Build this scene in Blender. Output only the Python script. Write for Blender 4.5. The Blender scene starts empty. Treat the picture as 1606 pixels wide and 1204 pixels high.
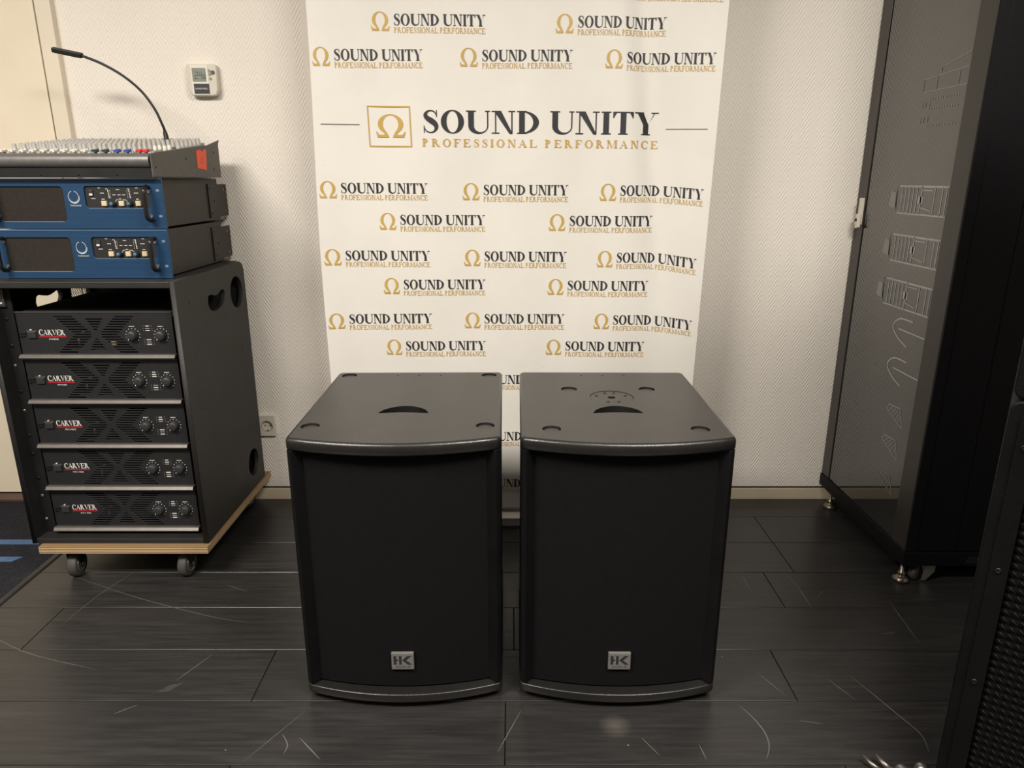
import bpy, bmesh, math, random
from mathutils import Vector, Matrix
random.seed(7)
PI = math.pi
SC = bpy.context.scene
COL = SC.collection

# ------------------------------------------------------------------ camera
cam = bpy.data.objects.new('camera', bpy.data.cameras.new('camera'))
COL.objects.link(cam)
cam.location = (0, 0, 1.165)
cam.rotation_euler = (math.radians(90 - 16.28), 0, 0)
cam.data.sensor_fit = 'HORIZONTAL'
cam.data.sensor_width = 36
cam.data.lens = 36 * 1113 / 1606
cam.data.clip_start = .02
SC.camera = cam
# ------------------------------------------------------------------ world, lamps, exposure
w = bpy.data.worlds.new('world'); SC.world = w; w.use_nodes = True
w.node_tree.nodes['Background'].inputs[0].default_value = (1, .93, .84, 1)
w.node_tree.nodes['Background'].inputs[1].default_value = .02
SC.view_settings.view_transform = 'Standard'
SC.view_settings.look = 'None'
SC.view_settings.exposure = 1.0
SC.view_settings.gamma = 1
SC.view_settings.use_curve_mapping = False

def area(name, loc, sx, sy, power, col):
    d = bpy.data.lights.new(name, 'AREA'); d.shape = 'RECTANGLE'; d.size = sx; d.size_y = sy
    d.energy = power; d.color = col
    o = bpy.data.objects.new(name, d); COL.objects.link(o); o.location = loc
    return o
WARM = (1, .933, .85)
area('ceiling_lamp_left', (-1.6, .10, 2.58), 1.2, .6, 58, WARM)
area('ceiling_lamp_right', (.95, .10, 2.58), 1.2, .6, 46, WARM)
area('fill_light_behind', (0, -1.2, 2.58), .6, .6, 3, WARM)  # weak fill added behind the camera to lift the floor

# ------------------------------------------------------------------ materials
def new_mat(name):
    m = bpy.data.materials.new(name); m.use_nodes = True
    nt = m.node_tree
    return m, nt, nt.nodes['Principled BSDF']
def sets(b, **k):
    names = {'color': 'Base Color', 'rough': 'Roughness', 'metal': 'Metallic', 'ior': 'IOR', 'spec': 'Specular IOR Level',
             'sheen': 'Sheen Weight', 'coat': 'Coat Weight', 'trans': 'Transmission Weight', 'alpha': 'Alpha'}
    for a, v in k.items():
        b.inputs[names[a]].default_value = (*v, 1) if a == 'color' else v
def coords(nt, scale=(1, 1, 1), rot=(0, 0, 0)):
    t = nt.nodes.new('ShaderNodeTexCoord'); mp = nt.nodes.new('ShaderNodeMapping')
    mp.inputs['Scale'].default_value = scale; mp.inputs['Rotation'].default_value = rot
    nt.links.new(t.outputs['Object'], mp.inputs['Vector'])
    return mp.outputs[0]
def noise(nt, vec, scale, detail=3, rough=.55):
    n = nt.nodes.new('ShaderNodeTexNoise'); n.inputs['Scale'].default_value = scale
    n.inputs['Detail'].default_value = detail; n.inputs['Roughness'].default_value = rough
    nt.links.new(vec, n.inputs['Vector']); return n.outputs['Fac']
def ramp(nt, fac, stops):
    r = nt.nodes.new('ShaderNodeValToRGB')
    while len(r.color_ramp.elements) < len(stops): r.color_ramp.elements.new(.5)
    for e, (p, c) in zip(r.color_ramp.elements, stops):
        e.position = p; e.color = (*c, 1) if isinstance(c, tuple) else (c, c, c, 1)
    nt.links.new(fac, r.inputs[0]); return r.outputs[0]
def bump(nt, b, h, strength, dist):
    n = nt.nodes.new('ShaderNodeBump'); n.inputs['Strength'].default_value = strength
    n.inputs['Distance'].default_value = dist
    nt.links.new(h, n.inputs['Height']); nt.links.new(n.outputs[0], b.inputs['Normal']); return n
def mth(nt, op, a, b=None, c=None):
    n = nt.nodes.new('ShaderNodeMath'); n.operation = op
    for i, v in enumerate((a, b, c)):
        if v is None: continue
        if isinstance(v, (int, float)): n.inputs[i].default_value = v
        else: nt.links.new(v, n.inputs[i])
    return n.outputs[0]
def mixc(nt, fac, a, b):
    n = nt.nodes.new('ShaderNodeMix'); n.data_type = 'RGBA'
    for i, v in ((0, fac), (6, a), (7, b)):
        if isinstance(v, tuple): n.inputs[i].default_value = (*v, 1)
        elif isinstance(v, (int, float)): n.inputs[i].default_value = v
        else: nt.links.new(v, n.inputs[i])
    return n.outputs[2]

def simple(name, color, rough=.5, metal=0, nscale=0, nstr=0, var=0, **k):
    m, nt, b = new_mat(name); sets(b, color=color, rough=rough, metal=metal, **k)
    if nscale:
        v = coords(nt); f = noise(nt, v, nscale, 2)
        if nstr: bump(nt, b, f, nstr, .001)
        if var:
            g = noise(nt, v, nscale * .2, 4)
            lo = tuple(c * (1 - var) for c in color); hi = tuple(min(1, c * (1 + var)) for c in color)
            nt.links.new(ramp(nt, g, [(.3, lo), (.7, hi)]), b.inputs['Base Color'])
    return m

def wallpaper(name, color):
    m, nt, b = new_mat(name); sets(b, rough=.75, spec=.25)
    t = nt.nodes.new('ShaderNodeTexCoord'); sp = nt.nodes.new('ShaderNodeSeparateXYZ')
    nt.links.new(t.outputs['Object'], sp.inputs[0])
    x, z = sp.outputs[0], sp.outputs[2]
    u = mth(nt, 'PINGPONG', x, .0255)
    ph = mth(nt, 'ADD', mth(nt, 'MULTIPLY', z, 2 * PI / .0175), mth(nt, 'MULTIPLY', u, 2 * PI / .0175 * 1.75))
    s = mth(nt, 'SINE', ph)
    fine = mth(nt, 'SINE', mth(nt, 'MULTIPLY', z, 2 * PI / .0035))
    n = noise(nt, t.outputs['Object'], 60, 3)
    h = mth(nt, 'ADD', mth(nt, 'ADD', mth(nt, 'MULTIPLY', s, .5), mth(nt, 'MULTIPLY', fine, .08)), mth(nt, 'MULTIPLY', n, .7))
    bump(nt, b, h, .52, .0020)
    big = noise(nt, t.outputs['Object'], 1.6, 4)
    c2 = tuple(c * .93 for c in color)
    nt.links.new(ramp(nt, big, [(.3, c2), (.65, color)]), b.inputs['Base Color'])
    return m

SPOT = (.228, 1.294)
def plank_mat(name, seed):
    m, nt, b = new_mat(name); sets(b, rough=.4, spec=.5)
    oi = nt.nodes.new('ShaderNodeObjectInfo')
    t = nt.nodes.new('ShaderNodeTexCoord')
    off = nt.nodes.new('ShaderNodeVectorMath'); off.operation = 'ADD'
    cmb = nt.nodes.new('ShaderNodeCombineXYZ')
    nt.links.new(mth(nt, 'MULTIPLY', oi.outputs['Random'], 40.0), cmb.inputs[2])
    nt.links.new(t.outputs['Object'], off.inputs[0]); nt.links.new(cmb.outputs[0], off.inputs[1])
    mp = nt.nodes.new('ShaderNodeMapping'); mp.inputs['Scale'].default_value = (2.2, 38, 1)
    nt.links.new(off.outputs[0], mp.inputs[0])
    g = noise(nt, mp.outputs[0], 2.2, 8, .7)
    mp2 = nt.nodes.new('ShaderNodeMapping'); mp2.inputs['Scale'].default_value = (.9, 3.2, 1)
    nt.links.new(off.outputs[0], mp2.inputs[0])
    g2 = noise(nt, mp2.outputs[0], 2.5, 5)
    base = ramp(nt, g, [(.32, (.015, .0145, .0145)), (.5, (.026, .0248, .0242)), (.72, (.042, .040, .0385))])
    base = mixc(nt, ramp(nt, g2, [(.35, 0.), (.75, .7)]), base, (.021, .0205, .0205))
    # wear: fine scratches in several directions
    for ang, sc, th in ((.5, 3.0, .71), (-.35, 2.6, .72), (1.25, 2.8, .73)):
        v = nt.nodes.new('ShaderNodeMapping'); v.inputs['Rotation'].default_value = (0, 0, ang)
        v.inputs['Scale'].default_value = (1.2, 60, 1)
        nt.links.new(t.outputs['Object'], v.inputs[0])
        s = noise(nt, v.outputs[0], sc, 3, .5)
        s = ramp(nt, s, [(th, 0.), (th + .05, .22)])
        base = mixc(nt, s, base, (.12, .11, .10))
    # crumbs and dust specks
    vo = nt.nodes.new('ShaderNodeTexVoronoi'); vo.inputs['Scale'].default_value = 22
    nt.links.new(t.outputs['Object'], vo.inputs['Vector'])
    sp = ramp(nt, vo.outputs['Distance'], [(.03, 1.), (.045, 0.)])
    pick = ramp(nt, noise(nt, t.outputs['Object'], 7, 1), [(.6, 0.), (.64, .6)])
    f = mth(nt, 'MULTIPLY', sp, pick)
    base = mixc(nt, f, base, (.4, .36, .3))
    # one pale round spot in front of the right speaker
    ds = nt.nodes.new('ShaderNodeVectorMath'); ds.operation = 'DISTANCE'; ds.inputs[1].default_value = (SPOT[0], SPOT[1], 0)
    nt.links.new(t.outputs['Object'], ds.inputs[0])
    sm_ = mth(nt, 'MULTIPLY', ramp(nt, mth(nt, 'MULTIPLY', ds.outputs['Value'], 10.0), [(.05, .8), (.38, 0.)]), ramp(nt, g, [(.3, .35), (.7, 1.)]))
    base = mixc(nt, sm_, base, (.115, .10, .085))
    nt.links.new(base, b.inputs['Base Color'])
    nt.links.new(ramp(nt, g, [(.3, .27), (.7, .38)]), b.inputs['Roughness'])
    bump(nt, b, g, .18, .0015)
    return m

def carpet_mat():
    m, nt, b = new_mat('dark carpet'); sets(b, rough=.95, spec=.1)
    v = coords(nt); n = noise(nt, v, 260, 3); n2 = noise(nt, v, 14, 4)
    c = ramp(nt, n, [(.3, (.006, .0062, .009)), (.7, (.035, .034, .042))])
    c = mixc(nt, ramp(nt, n2, [(.55, 0.), (.8, .25)]), c, (.06, .055, .05))
    nt.links.new(c, b.inputs['Base Color']); bump(nt, b, n, .6, .002)
    return m

def cabinet_paint(name, color, rough, strength=.5, scale=420, spec=.5):
    m, nt, b = new_mat(name); sets(b, rough=rough, color=color, spec=spec)
    v = coords(nt); n = noise(nt, v, scale, 2); bump(nt, b, n, strength, .0012)
    d = noise(nt, v, 9, 5)
    nt.links.new(ramp(nt, d, [(.35, color), (.8, tuple(c * 1.5 + .002 for c in color))]), b.inputs['Base Color'])
    return m

def ply_mat():
    m, nt, b = new_mat('plywood'); sets(b, rough=.6)
    t = nt.nodes.new('ShaderNodeTexCoord'); sp = nt.nodes.new('ShaderNodeSeparateXYZ')
    nt.links.new(t.outputs['Object'], sp.inputs[0])
    s = mth(nt, 'SINE', mth(nt, 'ADD', mth(nt, 'MULTIPLY', sp.outputs[2], 2 * PI / .0075), noise(nt, t.outputs['Object'], 6, 2)))
    c = ramp(nt, s, [(.3, (.26, .165, .08)), (.7, (.74, .56, .33))])
    n = noise(nt, coords(nt, (3, 30, 3)), 3, 5)
    c = mixc(nt, ramp(nt, n, [(.5, 0.), (.8, .6)]), c, (.18, .11, .055))
    nt.links.new(c, b.inputs['Base Color']); return m

def brushed(name, color, rough, scale=(3, 300, 300), metal=.85):
    m, nt, b = new_mat(name); sets(b, color=color, rough=rough, metal=metal)
    n = noise(nt, coords(nt, scale), 2, 3)
    nt.links.new(ramp(nt, n, [(.3, tuple(c * .8 for c in color)), (.7, tuple(min(1, c * 1.2) for c in color))]), b.inputs['Base Color'])
    bump(nt, b, n, .05, .0005)
    return m

def banner_mat():
    m, nt, b = new_mat('banner vinyl'); sets(b, rough=.55, spec=.35)
    n = noise(nt, coords(nt), 3.5, 5, .6)
    n2 = noise(nt, coords(nt), 45, 3)
    c = ramp(nt, n, [(.3, (.76, .73, .67)), (.6, (.81, .785, .725))])
    c = mixc(nt, ramp(nt, n2, [(.72, 0.), (.8, .35)]), c, (.6, .57, .5))
    nt.links.new(c, b.inputs['Base Color'])
    bump(nt, b, noise(nt, coords(nt), 9, 3), .1, .004)
    return m

def server_glass():
    m, nt, b = new_mat('dark coated glass')
    sets(b, color=(.012, .012, .012), rough=.045, ior=2.15, spec=.5)
    n = noise(nt, coords(nt), 3, 4)
    nt.links.new(ramp(nt, n, [(.4, (.010, .010, .010)), (.75, (.022, .022, .021))]), b.inputs['Base Color'])
    return m

WALL = wallpaper('herringbone wallpaper', (.87, .815, .735))
M = dict(
    wall_plain=simple('plain wall paint', (.28, .265, .25), .7, 0, 80, .1),
    ceiling=simple('ceiling paint', (.8, .77, .72), .8, 0, 80, .1),
    door=simple('cream door paint', (.82, .73, .565), .5, 0, 30, .05, .03),
    trimc=simple('cream trim paint', (.78, .70, .56), .45, 0, 40, .05, .04),
    base=simple('beige baseboard', (.66, .56, .41), .5, 0, 40, .05, .08),
    brown=simple('brown threshold wood', (.09, .05, .032), .5, 0, 30, .1, .3),
    seam=simple('dark joint', (.012, .011, .01), .9, 0, 40, .1),
    slab=simple('floor underlay', (.006, .006, .006), .9, 0, 50, .1),
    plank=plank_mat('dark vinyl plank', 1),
    carpet=carpet_mat(),
    tape=simple('blue stripe', (.05, .115, .23), .75, 0, 200, .2, .15),
    edge=simple('metal edge strip', (.028, .026, .024), .45, .3, 60, .1, .2),
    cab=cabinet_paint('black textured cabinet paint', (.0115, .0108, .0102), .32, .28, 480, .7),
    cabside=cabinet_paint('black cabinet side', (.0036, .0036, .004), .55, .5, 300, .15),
    foam=simple('black speaker foam', (.0072, .0072, .0078), 1.0, 0, 900, 1.0, .15, spec=.1),
    hole=simple('unlit recess black', (.003, .003, .003), .9, 0, 60, .1),
    badge=brushed('badge aluminium', (.30, .29, .275), .42, metal=.55),
    ink=simple('black print ink', (.022, .023, .026), .5, 0, 50, .02),
    gold=simple('gold print ink', (.56, .37, .085), .45, 0, 50, .02, .06),
    banner=banner_mat(),
    alu=brushed('banner aluminium', (.45, .44, .42), .35),
    case=cabinet_paint('rack case paint', (.0125, .0118, .011), .55, .6, 260),
    casein=simple('case interior black', (.006, .006, .0065), .6, 0, 80, .2),
    rail=simple('black steel rail', (.016, .016, .016), .5, .4, 90, .15, .2),
    screw=simple('nickel screw', (.35, .33, .3), .35, .9, 50, .05),
    dscrew=simple('dark screw', (.03, .028, .026), .4, .8, 50, .05),
    amp=simple('charcoal amplifier panel', (.018, .0183, .020), .5, .2, 500, .25, .1),
    ampbar=simple('grey brown metal bar', (.135, .122, .112), .42, .5, 200, .1, .1),
    knob=simple('black knob', (.028, .028, .028), .45, 0, 300, .1),
    white=simple('white print', (.72, .70, .66), .5, 0, 50, .02),
    dimwhite=simple('dim white print', (.30, .29, .27), .5, 0, 50, .02),
    red=simple('red print', (.42, .012, .022), .5, 0, 50, .02),
    blue=brushed('blue anodised panel', (.018, .064, .145), .4, (2, 160, 160), .35),
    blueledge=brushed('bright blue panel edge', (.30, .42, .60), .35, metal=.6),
    ampside=simple('grey brown steel chassis', (.040, .036, .031), .55, .3, 300, .15, .1),
    foamg=simple('dusty black filter foam', (.034, .029, .026), 1.0, 0, 700, 1.0, .12, spec=.1),
    ctl=simple('black control plate', (.016, .0155, .015), .5, 0, 300, .1),
    cream=simple('cream button', (.66, .54, .33), .45, 0, 60, .02),
    bluek=simple('blue knob cap', (.055, .17, .30), .45, 0, 60, .02),
    handle=simple('gloss black handle', (.012, .012, .012), .25, 0, 80, .03),
    mixgrey=simple('mixer grey metal', (.17, .163, .155), .4, .5, 300, .1, .1),
    mixside=simple('mixer side panel', (.115, .107, .098), .6, .2, 300, .15, .08),
    mixtop=simple('mixer top panel', (.13, .125, .12), .5, .2, 200, .1, .15),
    kgrey=simple('light grey knob', (.42, .41, .38), .5, 0, 90, .05, .12),
    fwhite=simple('white fader cap', (.72, .68, .60), .45, 0, 60, .02),
    fgreen=simple('dark green fader cap', (.012, .045, .04), .45, 0, 60, .02),
    fblue=simple('blue fader cap', (.025, .07, .30), .45, 0, 60, .02),
    fred=simple('red fader cap', (.65, .03, .015), .45, 0, 60, .02),
    orange=simple('orange sticker', (1.0, .09, .018), .5, 0, 60, .05, .06),
    rubber=simple('black lamp rubber', (.010, .010, .010), .5, 0, 90, .1),
    ply=ply_mat(),
    tyre=simple('grey rubber tyre', (.055, .052, .048), .65, 0, 120, .2, .15),
    zinc=simple('zinc steel', (.42, .41, .39), .35, .9, 60, .05, .15),
    brass=simple('yellow zinc foot', (.24, .21, .165), .3, .9, 60, .05, .15),
    plastic=simple('aged white plastic', (.66, .62, .52), .4, 0, 90, .04, .03),
    plastic2=simple('plastic surround', (.78, .75, .66), .35, 0, 90, .03),
    lcd=simple('lcd glass', (.26, .285, .245), .25, 0, 60, .02),
    lcdink=simple('lcd digits', (.075, .085, .075), .5, 0, 60, .02),
    tlabel=simple('black label', (.030, .028, .034), .4, 0, 60, .02),
    button=simple('grey button', (.30, .28, .23), .5, 0, 60, .02),
    post=simple('server rack frame paint', (.032, .029, .026), .34, .25, 300, .1, .08, spec=.7),
    rackblk=simple('server rack black panel', (.0035, .0035, .0045), .55, 0, 300, .15, .2, spec=.2),
    glass=server_glass(),
    ghost=simple('pale glass outline', (.36, .365, .36), .35, 0, 60, .02),
    ghost2=simple('faint glass outline', (.21, .21, .205), .35, 0, 60, .02),
    stackp=cabinet_paint('stack cabinet paint', (.0030, .0029, .0028), .5, .4, 350, .15),
    rib=simple('ribbed grille foam', (.0030, .0030, .0030), .9, 0, 600, .6, .3, spec=.12),
    wire=simple('grille strand', (.012, .012, .012), .5, .2, 90, .1),
    worn=simple('scratch in vinyl', (.13, .12, .11), .6, 0, 90, .1, .2),
    tarnish=simple('tarnished steel', (.20, .18, .16), .38, .85, 90, .15, .3),
    copper=simple('copper winding', (.22, .12, .05), .5, .4, 90, .1),
)

# ------------------------------------------------------------------ mesh building
class MB:
    def __init__(s): s.v = []; s.f = []; s.smooth = []; s.mi = []; s.cur = 0
    def add(s, vs, fs, smooth=False):
        n = len(s.v); s.v += [tuple(v) for v in vs]
        for f in fs: s.f.append([i + n for i in f]); s.smooth.append(smooth); s.mi.append(s.cur)
        return s
    def box(s, x0, y0, z0, x1, y1, z1):
        vs = [(x, y, z) for x in (x0, x1) for y in (y0, y1) for z in (z0, z1)]
        return s.add(vs, [(0, 1, 3, 2), (4, 6, 7, 5), (0, 4, 5, 1), (2, 3, 7, 6), (0, 2, 6, 4), (1, 5, 7, 3)])
    def prism(s, pts, a, b, axis='z'):
        # pts in 2D (ccw), extruded from a to b along axis; xz -> axis y, yz -> axis x
        mp = {'z': lambda p, t: (p[0], p[1], t), 'y': lambda p, t: (p[0], t, p[1]), 'x': lambda p, t: (t, p[0], p[1])}[axis]
        n = len(pts); vs = [mp(p, a) for p in pts] + [mp(p, b) for p in pts]
        fs = [list(range(n))[::-1], list(range(n, 2 * n))] + [(i, (i + 1) % n, n + (i + 1) % n, n + i) for i in range(n)]
        return s.add(vs, fs)
    def lathe(s, prof, c=(0, 0, 0), axis=(0, 0, 1), n=20, smooth=True, caps=True):
        # prof: list of (radius, height) along axis
        q = Vector((0, 0, 1)).rotation_difference(Vector(axis))
        vs = []; fs = []
        for r, h in prof:
            for i in range(n):
                a = 2 * PI * i / n
                vs.append(Vector(c) + q @ Vector((r * math.cos(a), r * math.sin(a), h)))
        for j in range(len(prof) - 1):
            for i in range(n):
                k = (i + 1) % n
                fs.append((j * n + i, j * n + k, (j + 1) * n + k, (j + 1) * n + i))
        s.add(vs, fs, smooth)
        if not caps: return s
        b0 = list(range(n))[::-1]; b1 = [(len(prof) - 1) * n + i for i in range(n)]
        base = len(s.v) - len(vs)
        s.f.append([base + i for i in b0]); s.smooth.append(False); s.mi.append(s.cur)
        s.f.append([base + i for i in b1]); s.smooth.append(False); s.mi.append(s.cur)
        return s
    def cyl(s, c, r, h, axis=(0, 0, 1), n=20): return s.lathe([(r, 0), (r, h)], c, axis, n)
    def tube(s, pts, r, n=10, rr=None):
        pts = [Vector(p) for p in pts]; vs = []; fs = []; up = Vector((.3, .2, 1)).normalized()
        for i, p in enumerate(pts):
            d = (pts[min(i + 1, len(pts) - 1)] - pts[max(i - 1, 0)]).normalized()
            a = d.cross(up)
            if a.length < 1e-3: a = d.cross(Vector((1, 0, 0)))
            a.normalize(); b = d.cross(a); R = rr[i] if rr else r
            for k in range(n):
                t = 2 * PI * k / n; vs.append(p + a * R * math.cos(t) + b * R * math.sin(t))
        for i in range(len(pts) - 1):
            for k in range(n):
                q = (k + 1) % n; fs.append((i * n + k, i * n + q, (i + 1) * n + q, (i + 1) * n + k))
        s.add(vs, fs, True)
        base = len(s.v) - len(vs)
        for ring in (list(range(n))[::-1], [(len(pts) - 1) * n + k for k in range(n)]):
            s.f.append([base + i for i in ring]); s.smooth.append(False); s.mi.append(s.cur)
        return s
    def mesh(s, name, fix=True):
        me = bpy.data.meshes.new(name); me.from_pydata(s.v, [], s.f)
        for p, sm, mi in zip(me.polygons, s.smooth, s.mi): p.use_smooth = sm; p.material_index = mi
        if fix:
            bm = bmesh.new(); bm.from_mesh(me); bmesh.ops.recalc_face_normals(bm, faces=bm.faces); bm.to_mesh(me); bm.free()
        me.update(); return me

FRONT = Matrix(((1, 0, 0, 0), (0, 0, -1, 0), (0, 1, 0, 0), (0, 0, 0, 1)))    # local xy -> world xz, thickness to -y
SIDE = Matrix(((0, 0, 1, 0), (1, 0, 0, 0), (0, 1, 0, 0), (0, 0, 0, 1)))      # local xy -> world yz, thickness to +x
FLAT = Matrix.Identity(4)
def rrect(x0, y0, x1, y1, r=.01, n=4):
    out = []
    for cx, cy, a0 in ((x1 - r, y1 - r, 0), (x0 + r, y1 - r, 90), (x0 + r, y0 + r, 180), (x1 - r, y0 + r, 270)):
        for i in range(n + 1):
            a = math.radians(a0 + 90 * i / n); out.append((cx + r * math.cos(a), cy + r * math.sin(a)))
    return out
def circ(cx, cy, r, n=24, ry=None):
    return [(cx + r * math.cos(2 * PI * i / n), cy + (ry or r) * math.sin(2 * PI * i / n)) for i in range(n)]
def plate(name, outline, holes, depth, mtx=FLAT, off=(0, 0, 0), bevel=0.0, res=2):
    """a flat board with real holes: thickness from 0 to depth along the local z, then turned by mtx and moved by off"""
    def area2(p): return sum(p[i][0] * p[(i + 1) % len(p)][1] - p[(i + 1) % len(p)][0] * p[i][1] for i in range(len(p)))
    cu = bpy.data.curves.new(name, 'CURVE'); cu.dimensions = '2D'; cu.fill_mode = 'BOTH'
    cu.extrude = max(depth / 2 - bevel, .00001); cu.bevel_depth = bevel; cu.bevel_resolution = res
    cu.offset = -bevel
    for k, pts in enumerate([outline] + list(holes)):
        ccw = area2(pts) > 0
        if ccw != (k == 0): pts = pts[::-1]
        sp = cu.splines.new('POLY'); sp.points.add(len(pts) - 1); sp.use_cyclic_u = True
        for q, p in zip(sp.points, pts): q.co = (p[0], p[1], 0, 1)
    o = bpy.data.objects.new(name, cu)
    me = bpy.data.meshes.new_from_object(o)
    bpy.data.objects.remove(o); bpy.data.curves.remove(cu)
    me.transform(Matrix.Translation(off) @ mtx @ Matrix.Translation((0, 0, depth / 2)))
    me.name = name; return me

def obj(name, me, mat=None, parent=None, bevel=0, seg=2, smooth=None):
    if isinstance(me, MB): me = me.mesh(name)
    o = bpy.data.objects.new(name, me); COL.objects.link(o)
    if mat is not None:
        if isinstance(mat, (list, tuple)):
            for m in mat: me.materials.append(M[m] if isinstance(m, str) else m)
        elif not me.materials: me.materials.append(M[mat] if isinstance(mat, str) else mat)
    if parent: o.parent = parent
    if bevel:
        b = o.modifiers.new('bevel', 'BEVEL'); b.width = bevel; b.segments = seg; b.limit_method = 'ANGLE'
        b.angle_limit = math.radians(40)
    return o
def tag(o, label, cat=None, group=None, kind=None):
    if label: o['label'] = label
    if cat: o['category'] = cat
    if group: o['group'] = group
    if kind: o['kind'] = kind
    return o
def thing(name, label, cat, loc=(0, 0, 0), rz=0, group=None):
    o = bpy.data.objects.new(name, None); COL.objects.link(o); o.empty_display_size = .05
    o.location = loc; o.rotation_euler = (0, 0, rz)
    return tag(o, label, cat, group)
def struct(name, me, mat, bevel=0):
    o = obj(name, me, mat, None, bevel); o['kind'] = 'structure'; return o
def copy_tree(o, parent=None):
    c = o.copy(); COL.objects.link(c); c.parent = parent
    for ch in [q for q in bpy.data.objects if q.parent == o]: copy_tree(ch, c)
    return c
def copy_part(o, loc):
    c = o.copy(); COL.objects.link(c); c.location = loc; return c

# ------------------------------------------------------------------ lettering
def arc_band(cx, cy, ro, rio, co, ri, a0, a1, n=20):
    """polygons of a ring part: outer ellipse (ro) centred (cx,cy), inner ellipse (ri) centred co"""
    out = []
    for i in range(n):
        q = []
        for a in (a0 + (a1 - a0) * i / n, a0 + (a1 - a0) * (i + 1) / n):
            t = math.radians(a)
            q.append(((cx + ro * math.cos(t), cy + rio * math.sin(t)), (co[0] + ri[0] * math.cos(t), co[1] + ri[1] * math.sin(t))))
        out.append([q[0][0], q[1][0], q[1][1], q[0][1]])
    return out
def R(x0, y0, x1, y1): return [(x0, y0), (x1, y0), (x1, y1), (x0, y1)]
def catmull(P, n=5):
    out = []
    for i in range(len(P) - 1):
        p0 = P[max(i - 1, 0)]; p1 = P[i]; p2 = P[i + 1]; p3 = P[min(i + 2, len(P) - 1)]
        for k in range(n):
            t = k / n
            out.append(tuple(.5 * (2 * b + (c - a) * t + (2 * a - 5 * b + 4 * c - d) * t * t + (3 * b - a - 3 * c + d) * t ** 3) for a, b, c, d in zip(p0, p1, p2, p3)))
    return out + [P[-1]]
def ribbon(P, n=5):
    q = catmull(P, n); out = []; L = []
    for i, (x, y, w) in enumerate(q):
        a = q[max(i - 1, 0)]; b = q[min(i + 1, len(q) - 1)]
        dx, dy = b[0] - a[0], b[1] - a[1]; l = math.hypot(dx, dy) or 1
        L.append(((x - dy / l * w / 2, y + dx / l * w / 2), (x + dy / l * w / 2, y - dx / l * w / 2)))
    for a, b in zip(L, L[1:]): out.append([a[0], a[1], b[1], b[0]])
    return out
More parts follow.
